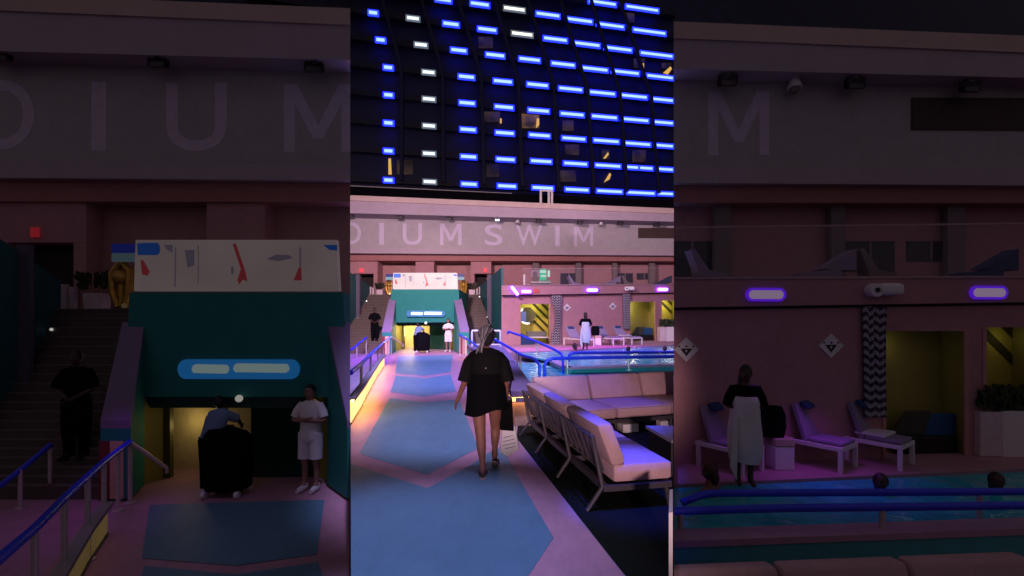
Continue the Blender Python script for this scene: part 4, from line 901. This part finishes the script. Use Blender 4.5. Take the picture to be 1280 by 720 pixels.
    # deck furniture
    for x, y, sp, tw_, where in ((735.5, 433.5, 'by the zigzag curtain, partly behind the towel woman', False, 0), (773.5, 432, 'beside the white cube table', False, 0), (796.5, 431, 'by the middle cabana with a towel on it', True, 0)):
        p = V.G(x, y, .33); ang, L = (R(113), 1.95) if not dim else (R(126), .8)
        lounger(V, p, ang, L, .66 if not dim else .58, f'lilac lounger {sp}, '+('dark right' if dim else 'bright middle'), tw_)
    p = V.G(747.8, 432, .33); s = p.y*k/F
    t = thing('cube_table', V.lab('white cube side table between loungers'), 'side table', p)
    b = MB(); b.box(p+Vector((0, .15, 4.6*s)), (7.6*s, .3, 9.2*s)); b.build('base', WHITE, t, V, bevel=.015)
    b = MB(); b.box(p+Vector((0, .15, 10.9*s)), (7.8*s, .32, 3.0*s)); b.build('top', mat('pale_wood_top', (.5, .36, .3), .6), t, V, bevel=.015)
    b = MB(); c = p+Vector((-3*s, .18, 12.5*s)); b.loft([[c+Vector((q*5.2*s*math.copysign(abs(math.cos(a))**.5, math.cos(a)), q*.14*math.sin(a), z*s)) for a in [2*math.pi*j/16 for j in range(16)]] for z, q in ((0, .9), (4, 1.05), (9, 1), (12, .75))])
    b.build('bag', BLKCLOTH, None, V, V.lab('black bag sitting on the white cube table'), 'bag', smooth=True)
    # woman wrapped in a towel
    p = V.G(732, 437.6, .33); hgt = 47.2*p.y*k/F
    JT = dict(elL=(-.25, .0, 1.13, .042), wrL=(-.13, .06, 1.12, .028), elR=(.25, .0, 1.13, .042), wrR=(.13, .06, 1.12, .028), kneeL=(-.08, .03, .49, .055), ankL=(-.06, .02, .09, .036), heelL=(-.06, -.02, .045, .033), toeL=(-.08, .17, .03, .03))
    root, M, JJ = person(V.lab('woman with a long white towel wrapped around her, standing'), p, hgt, math.pi-.2, JT, SKIN3, hair='long', tilt=Matrix.Rotation(R(-12), 4, 'X'))
    cloth(root, M, 'black_top', BLKCLOTH, torso_rings(1.46, .93), [([Vector(JJ['sh'+s_][:3])-Vector((JJ['sh'+s_][0]*.5, 0, 0)), Vector(JJ['sh'+s_][:3])-Vector((JJ['sh'+s_][0]*.12, 0, 0)), Vector(JJ['sh'+s_][:3]).lerp(Vector(JJ['el'+s_][:3]), .55), JJ['el'+s_][:3]], [.055, .074, .072, .062]) for s_ in 'LR'])
    cloth(root, M, 'towel', TOWEL, [[Vector((q.x, q.y, q.z+max(0, .7-z)*.35*q.x)) for q in ring(z, ox, .015, rx, ry, 40, .07, z*3.2)] for z, rx, ry, ox in ((1.28, .165, .155, 0), (1.2, .19, .18, 0), (1.0, .2, .18, 0), (.8, .225, .195, 0), (.6, .23, .2, 0), (.45, .215, .19, .01), (.34, .185, .17, .02))])
    b = MB(); q = [(.14, .2, 1.0), (.2, .2, 1.0), (.24, .19, .3), (.16, .2, .12)]; b.prism([M @ Vector(v) for v in q], (0, .03, 0)); b.build('towel_end', TOWEL, root, V)
    # ---- pool
    wz = .28
    b = MB(); xl = 640 if not dim else xa
    b.prism([V.G(686, 450.5, wz) if not dim else V.G(xa, 460.4, wz), V.G(704, 458.2, wz) if not dim else V.G(xa+1, 460.4, wz), V.G(xb, 453.6, wz), V.P(xb, 0, 0)*0+V.G(xb, yfr(xb)-1.2, .33)-Vector((0, 0, .05)), V.G(xl, yfr(xl)-1.2, .33)-Vector((0, 0, .05))], (0, 0, -.05))
    for q in b.v[:5]: q.z = wz+V.dz
    b.build('pool_water', POOLW, None, V, kind='structure')
    t = thing('pool_edge', V.lab('pink coping over a teal tiled pool front wall'), 'pool edge', V.G(770, 462, 0))
    zc = .36; E = [V.G(686, 449.5, zc), V.G(704.5, 459.4, zc), V.G(xb, 454.4, zc)] if not dim else [V.G(xa, 460, zc), V.G(xb, 454.4, zc)]
    b = MB(); cp = MB()
    for a, c in zip(E, E[1:]):
        n_ = Vector((c.y-a.y, -(c.x-a.x), 0)).normalized()
        cp.prism([a, c, c-n_*.28, a-n_*.28], (0, 0, -.07))
        b.prism([a-Vector((0, 0, .071))-n_*.03, c-Vector((0, 0, .071))-n_*.03, c-Vector((0, 0, .75))-n_*.03, a-Vector((0, 0, .75))-n_*.03], -n_*.2)
    cp.build('coping', mat('lilac_coping', (.42, .25, .36), .6), t, V); b.build('tiled_wall', TILE, t, V)
    # blue rails across the pool
    d3 = V.dG(704, 464, .1); d4 = d3*1.08
    if not dim:
        rail(V, 'long blue handrail rising from a bend across the pool, bright middle', [(681, 472, 12.6), (681, 455, 12.6), (684.5, 450.2, 12.6), (690, 448.3, 12.6), (745, 447, 13), (855, 445.6, 13.8)], [(709, 447.8, 468, 12.8), (786, 446.4, 463, 13.3)], .045)
        rail(V, 'second blue handrail beyond the first across the pool, bright middle', [(711, 452, 14), (711.5, 443.6, 14), (716, 441, 14), (760, 440.8, 14.2), (855, 440.2, 15)], [(824.5, 440.4, 455, 14.7)], .045)
    else:
        rail(V, 'long blue handrail across the pool in front, dark right side', [(702, 448.1, d3), (745, 446.9, d3), (860, 445.6, d3)], [(706.5, 447.8, 467, d3), (786, 446.3, 462, d3)], .045)
        rail(V, 'blue handrail beyond the first across the pool, dark right side', [(707, 444.8, d4), (716, 441, d4), (760, 440.8, d4), (860, 440.2, d4)], [(824.5, 440.4, 456, d4)], .045)
    # swimmers
    for x, y, lbl, sk, full in ((718.5, 441.5, 'swimmer with brown shoulders at the pool rim', SKIN, True), (785.4, 440.6, 'swimmer with only black hair above the rail', SKIN3, False), (831, 440.2, 'swimmer with dark hair at the right of the pool', SKIN3, False)):
        p = V.G(x, y, .28); p.z -= .0; s = p.y*k/F
        root = thing('person', V.lab(lbl), 'person', p)
        b = MB(); J = dict(pelvis=(0, 0, -.3, .12), chest=(0, 0, -.02, .125), neck=(0, .01, .15, .055), headb=(0, .02, .2, .055), shL=(-.18, 0, .06, .06), elL=(-.3, .1, -.12, .042), wrL=(-.2, .3, -.16, .03), shR=(.18, 0, .06, .06), elR=(.3, .1, -.12, .042), wrR=(.2, .3, -.16, .03)); E_ = [('pelvis', 'chest', 'neck', 'headb'), ('chest', 'shL', 'elL', 'wrL'), ('chest', 'shR', 'elR', 'wrR')]
        add_hand(J, E_, 'L'); add_hand(J, E_, 'R'); b.mesh(skin_mesh(J, E_)); head(b, Vector((0, .03, .29)))
        dz_ = .02 if full else -.15; M = Matrix.Translation(p+Vector((0, 0, dz_))) @ Matrix.Rotation(.7 if full else 2.6, 4, 'Z')
        for q in b.v: q.xyz = M @ q
        b.build('body', [sk, HAIR, EYE, LIP], root, smooth=True)
        h = MB(); h.ball(Vector((0, .005, .31)), (.095, .1, .115)); h.ball(Vector((0, -.06, .22)), (.07, .05, .1))
        for q in h.v: q.xyz = M @ q
        h.build('hair', HAIR if not full else mat('brown_hair', (.05, .018, .012), .6), root, smooth=True)
cabanas(MID, 627, 878)
cabanas(RW, 702, 858)
# lower basin in front of the raised pool
b = MB(); b.prism([(-.55, 16.5, .2), (.42, 7.95, .2), (2.62, 8.9, .2), (4.3, 13.2, .2), (1.6, 13.4, .2), (1.0, 17, .2)], (0, 0, -.04)); b.build('pool_water', POOLW, kind='structure')

# ------------------------------------------------------------------ modular sofas
def sofa(label, o, u, v, n, ml, depth, V=None, hb=.80, hs=.41):
    """o: rear corner on the ground, u: along the back, v: toward the seat front"""
    o, u, v = Vector(o), Vector(u).normalized(), Vector(v).normalized(); Z = Vector((0, 0, 1))
    t = thing('sectional_sofa', label, 'sofa', o, 'sectional sofas')
    lean = .16
    for i in range(n):
        a = o+u*(i*ml+.012); L = ml-.024
        b = MB(); b.obox(a+v*.20+Z*(hs-.17), u*L, v*(depth-.2), Z*.17); b.build('seat_cushion', CUSH, t, V, bevel=.035, smooth=True)
        b = MB(); q = [a+v*.19+Z*(hs-.03), a+v*.34+Z*(hs+.005), a+v*.19+Z*hb, a+v*.03+Z*(hb-.015)]; b.prism(q, u*L); b.build('back_cushion', CUSH, t, V, bevel=.045, smooth=True)
        b = MB(); e0, e1 = a+v*(depth-.004)+Z*(hs-.022), a+v*(depth-.004)+Z*(hs-.148)
        for q in (e0, e1): b.tube([q+u*.02, q+u*(L-.02)], .006, 0, 6)
        b.build('piping', mat('cushion_piping', (.32, .2, .21), .8), t, V)
    fr = MB(); LT = n*ml
    fr.obox(o+v*.1+Z*(hs-.24), u*LT, v*.06, Z*.055); fr.obox(o+v*(depth-.07)+Z*(hs-.24), u*LT, v*.06, Z*.055)
    for i in range(n+1):
        a = o+u*min(max(i*ml-.02, 0), LT-.04)
        fr.obox(a+v*.16+Z*(hs-.24), u*.04, v*(depth-.23), Z*.055)
    fr.build('seat_frame', METAL, t, V)
    for i in range(n):                                   # slatted back panel per module
        b = MB(); a = o+u*(i*ml+.06); L = ml-.12
        bt, tp = Z*(hs-.06)+v*.115, Z*(hb-.13)+v*.0
        for zz in (0, 1): q0 = a+(bt if zz == 0 else tp); b.tube(rpath([q0, q0+u*L]), .014, 0, 8)
        for j in range(6): q0 = a+u*L*j/5; b.tube([q0+bt, q0+tp], .012 if j not in (0, 5) else .016, 0, 8)
        b.build('back_panel', METAL, t, V, smooth=True)
    for i in range(n+1):
        a = o+u*min(max(i*ml, .03), LT-.03)
        b = MB(); b.tube([a-v*.05+Z*.0, a+v*.10+Z*(hs-.2), a+v*.0+Z*(hb-.12)], .022, 0, 8); b.build('back_leg', METAL, t, V, smooth=True)
        b = MB(); b.tube([a+v*(depth-.02), a+v*(depth-.06)+Z*(hs-.2)], .022, 0, 8); b.build('front_leg', METAL, t, V, smooth=True)
    return t
un = Vector((-.199, .98, 0)); vn = Vector((.98, .199, 0))
sofa('near beige sofa with its slatted dark back towards the walkway', (.74, 4.36, .004), un, vn, 3, .97, .79, EDGE)
uf = Vector((.945, .325, 0)); vf = Vector((.325, -.945, 0))
sofa('far beige sofa facing the camera with its back to the pool', (.28, 7.98, .004), uf, vf, 3, 1.0, 1.12, EDGE)
p0 = RW.G(708, 469.5, .78); p1 = RW.G(850, 464.0, .78)
sofa('sofa whose beige back tops show below the pool, dark right side', (p0.x-.35, p0.y+.05, RW.dz), (p1-p0), ((p1-p0).y, -(p1-p0).x, 0), 3, 1.05, .9, RW)
def clipbox(pts): return [Vector((min(q[0], wedge(q[1])-.002), q[1], q[2])) for q in pts]
t = thing('low_table', 'dark low table with a blue lit top before the far sofa', 'table', (1.85, 5.7, .004))
b = MB(); b.prism(clipbox([(1.67, 6.0, .42), (2.3, 6.0, .42), (2.3, 5.3, .42), (1.755, 5.28, .42)]), (0, 0, -.035)); b.build('table_top', mat('table_laminate', (.3, .27, .33), .45), t)
b = MB(); b.prism(clipbox([(1.70, 5.97, .384), (2.3, 5.97, .384), (2.3, 5.33, .384), (1.765, 5.33, .384)]), (0, 0, -.38)); b.build('table_base', BLACK, t)
b = MB(); b.obox((1.058, 3.24, .004), (.05, .004, 0), (.15, .44, 0), (0, 0, .445)); 
for q in b.v: q.x = min(q.x, wedge(q.y)-.002)
b.build('table_panel', WHITE, None, None, 'white upright panel edge at the bottom right corner', 'table')
b = MB(); b.obox(MID.G(779, 541.5, .004), (.26, .08, 0), (-.05, .2, 0), (0, 0, .13)); b.build('white_box', WHITE, None, None, 'small white box on the dark turf under the far sofa front', 'box', bevel=.01)
b = MB(); b.obox(MID.G(826, 534.5, .004), (.2, .06, 0), (-.04, .15, 0), (0, 0, .1)); b.build('folded_towel', TOWEL, None, None, 'small pale folded towel on the turf behind the low table', 'towel', bevel=.02)

# ------------------------------------------------------------------ the woman walking away
base = Vector((-.29, 5.33, .008))
JW = dict(pelvis=(0, .1, .90, .125), belly=(0, .1, 1.06, .12), chest=(0, .11, 1.26, .13), neck=(0, .12, 1.43, .055), headbase=(0, .14, 1.5, .058),
          hipL=(-.1, .1, .86, .1), kneeL=(-.065, .06, .47, .064), ankL=(-.03, -.06, .09, .035), heelL=(-.03, -.1, .045, .034), toeL=(-.035, .12, .028, .03),
          hipR=(.1, .1, .86, .1), kneeR=(.1, .33, .49, .064), ankR=(.09, .28, .17, .035), heelR=(.09, .23, .14, .034), toeR=(.1, .43, .045, .03),
          shL=(-.18, .11, 1.37, .065), elL=(-.24, .08, 1.10, .044), wrL=(-.335, .16, .88, .027), shR=(.18, .11, 1.37, .065), elR=(.235, .07, 1.10, .044), wrR=(.235, .2, .9, .027))
root, M, JJ = person('woman in black tunic seen from behind walking up the walkway', base, 1.72*.962, 0, JW, SKIN, headc=(.0, .16, 1.6), hair=None, tilt=Matrix.Rotation(R(-6), 4, 'X'))
rg = []
for z, rx, ry, cx in ((1.475, .07, .07, 0), (1.44, .16, .1, 0), (1.39, .215, .12, 0), (1.3, .235, .145, 0), (1.18, .235, .15, 0), (1.05, .225, .155, 0), (.95, .228, .165, 0), (.85, .235, .17, 0), (.77, .245, .175, -.005), (.73, .25, .18, -.01)):
    rr_ = ring(z, cx, .11, rx, ry, 40, .02+.07*max(0, 1.15-z), z*3)
    if z < .8:
        for q in rr_: q.z += .02*math.sin(q.x*14)+(.03*q.x/.2)
    rg.append(rr_)
def slv(s): 
    a, b_ = Vector(JJ['sh'+s][:3]), Vector(JJ['el'+s][:3]); return [Vector((a.x*.45, a.y, a.z-.0)), Vector((a.x*.85, a.y, a.z-.005)), a.lerp(b_, .2)+Vector((0, 0, -.01)), a.lerp(b_, .5), a.lerp(b_, .8), a.lerp(b_, 1.08)], [.05, .07, .080, .086, .090, .094]
cloth(root, M, 'tunic_yoke', SHEER, rg[:5], None, False)
cloth(root, M, 'tunic', BLKCLOTH, rg[4:], None, False)
for s in 'LR':
    p_, r_ = slv(s); cloth(root, M, 'sleeve', SHEER, None, [(p_, r_)])
b = MB()                                                  # cap of hair and braids gathered at the nape
hc = Vector((0, .145, 1.615))
b.ball(hc, (.098, .115, .125), 0, 20, 14); 
for i in range(26):
    a = R(-88+i*7); st = hc+Vector((.097*math.sin(a), -.02-.085*abs(math.cos(a)), .03+.105*math.cos(a)*.85))
    md = hc+Vector((.075*math.sin(a)*.75-.02, -.118+.01*math.cos(i), .0+.02*math.cos(a)))
    nd = hc+Vector((-.045+.02*math.sin(a*1.3), -.112-.008*(i % 3), -.09))
    en = nd+Vector((-.035+.022*math.sin(i*1.9), .0+.012*math.cos(i*2.7), -.085-.035*((i*7) % 5)/5))
    b.tube([st, md, nd, nd.lerp(en, .5)+Vector((-.006, -.006, 0)), en], [.0085, .010, .0085, .008, .005], 0 if i % 5 in (1, 3) or i > 21 else 1, 6)
for q in b.v: q.xyz = M @ q
b.build('braided_hair', [mat('dark_grey_hair', (.03, .024, .028), .5, .4, 60), BRAID], root, smooth=True)
b = MB(); q = [Vector((.07*math.cos(a), .115+.062*math.sin(a), 1.458+.014*math.sin(a))) for a in [2*math.pi*j/20 for j in range(21)]]; b.tube(q, .004)
b.ball((0.0, .045, 1.445), .009); 
for v in b.v: v.xyz = M @ v
b.build('necklace', STEEL, root, smooth=True)
b = MB(); b.ball((0, -.035, 1.25), .008)
for v in b.v: v.xyz = M @ v
b.build('back_button', STEEL, root, smooth=True)
for s in 'LR':                                            # flat sandals
    h_, t_ = Vector(JJ['heel'+s][:3]), Vector(JJ['toe'+s][:3]); f = (t_-h_); g_ = f.normalized(); sd = Vector((g_.y, -g_.x, 0)).normalized(); up = sd.cross(g_)
    if up.z < 0: up = -up
    b = MB(); o_ = (h_+t_)/2-up*.038; out = []
    for i in range(20):
        a = 2*math.pi*i/20; out.append(o_+g_*(f.length*.5+.055)*math.cos(a)+sd*.044*math.sin(a)*(1+.15*math.cos(a)))
    b.prism(out, -up*.014, 0); c = o_+g_*.07
    b.tube([c-sd*.042, c-sd*.036+up*.05, c+up*.066, c+sd*.036+up*.05, c+sd*.042], .011, 1, 8)
    for q in b.v: q.xyz = M @ q
    b.build('sandal', [mat('sandal_sole', (.45, .33, .3), .7), mat('sandal_strap', (.12, .03, .03), .6)], root, smooth=True)
# bags held in her right hand
wr = M @ Vector((.24, .22, .83))
t = thing('tote_bag', 'black tote bag hanging at the right side of the walking woman', 'bag', wr-Vector((0, 0, .5)))
b = MB(); c = wr+Vector((-.015, .0, -.06)); q = [c+Vector((-.07, 0, .02)), c+Vector((.075, 0, .05)), c+Vector((.095, 0, -.29)), c+Vector((-.065, 0, -.28))]; b.prism(q, (0, .1, 0)); b.build('bag_body', BLKCLOTH, t, bevel=.012)
b = MB(); b.tube([c+Vector((-.05, .03, .03)), wr+Vector((-.01, .03, .0)), wr+Vector((.0, .03, .012)), wr+Vector((.015, .03, 0)), c+Vector((.06, .03, .05))], .008); b.tube([c+Vector((.07, .06, .04)), wr+Vector((.03, .05, .17)), wr+Vector((.06, -.01, .27)), wr+Vector((.03, .03, .1))], .007); b.build('strap', BLKCLOTH, t, smooth=True)
t = thing('striped_bag', 'white bag with thin dark lines below the black tote', 'bag', wr-Vector((0, 0, .75)))
c = wr+Vector((.005, .06, -.30)); PB = [(-.065, .0), (.07, .0), (.085, -.1), (.115, -.255), (.05, -.295), (-.01, -.345), (-.09, -.285), (-.07, -.12)]
b = MB(); b.prism([c+Vector((x, 0, z)) for x, z in [(q*1.15+.012, w_*1.08) for q, w_ in PB]], (0, .09, 0)); b.build('bag_body', WHTCLOTH, t, bevel=.018, smooth=True)
b = MB()
for z, xl, xr in ((-.03, -.04, .03), (-.12, -.045, .07), (-.165, -.05, .08), (-.21, -.055, .09), (-.25, -.03, .085)):
    b.prism([c+Vector((xl, -.003, z-.022)), c+Vector((xr, -.003, z+.008)), c+Vector((xr, -.003, z+.0135)), c+Vector((xl, -.003, z-.0165))], (0, .012, 0))
b.build('printed_line', mat('ink_line', (.03, .03, .06), .7), t)
b = MB(); b.tube([c+Vector((-.04, .02, .0)), wr+Vector((-.02, .04, -.03)), wr+Vector((.02, .04, -.03)), c+Vector((.045, .02, .02))], .007); b.build('handle', WHTCLOTH, t, smooth=True)
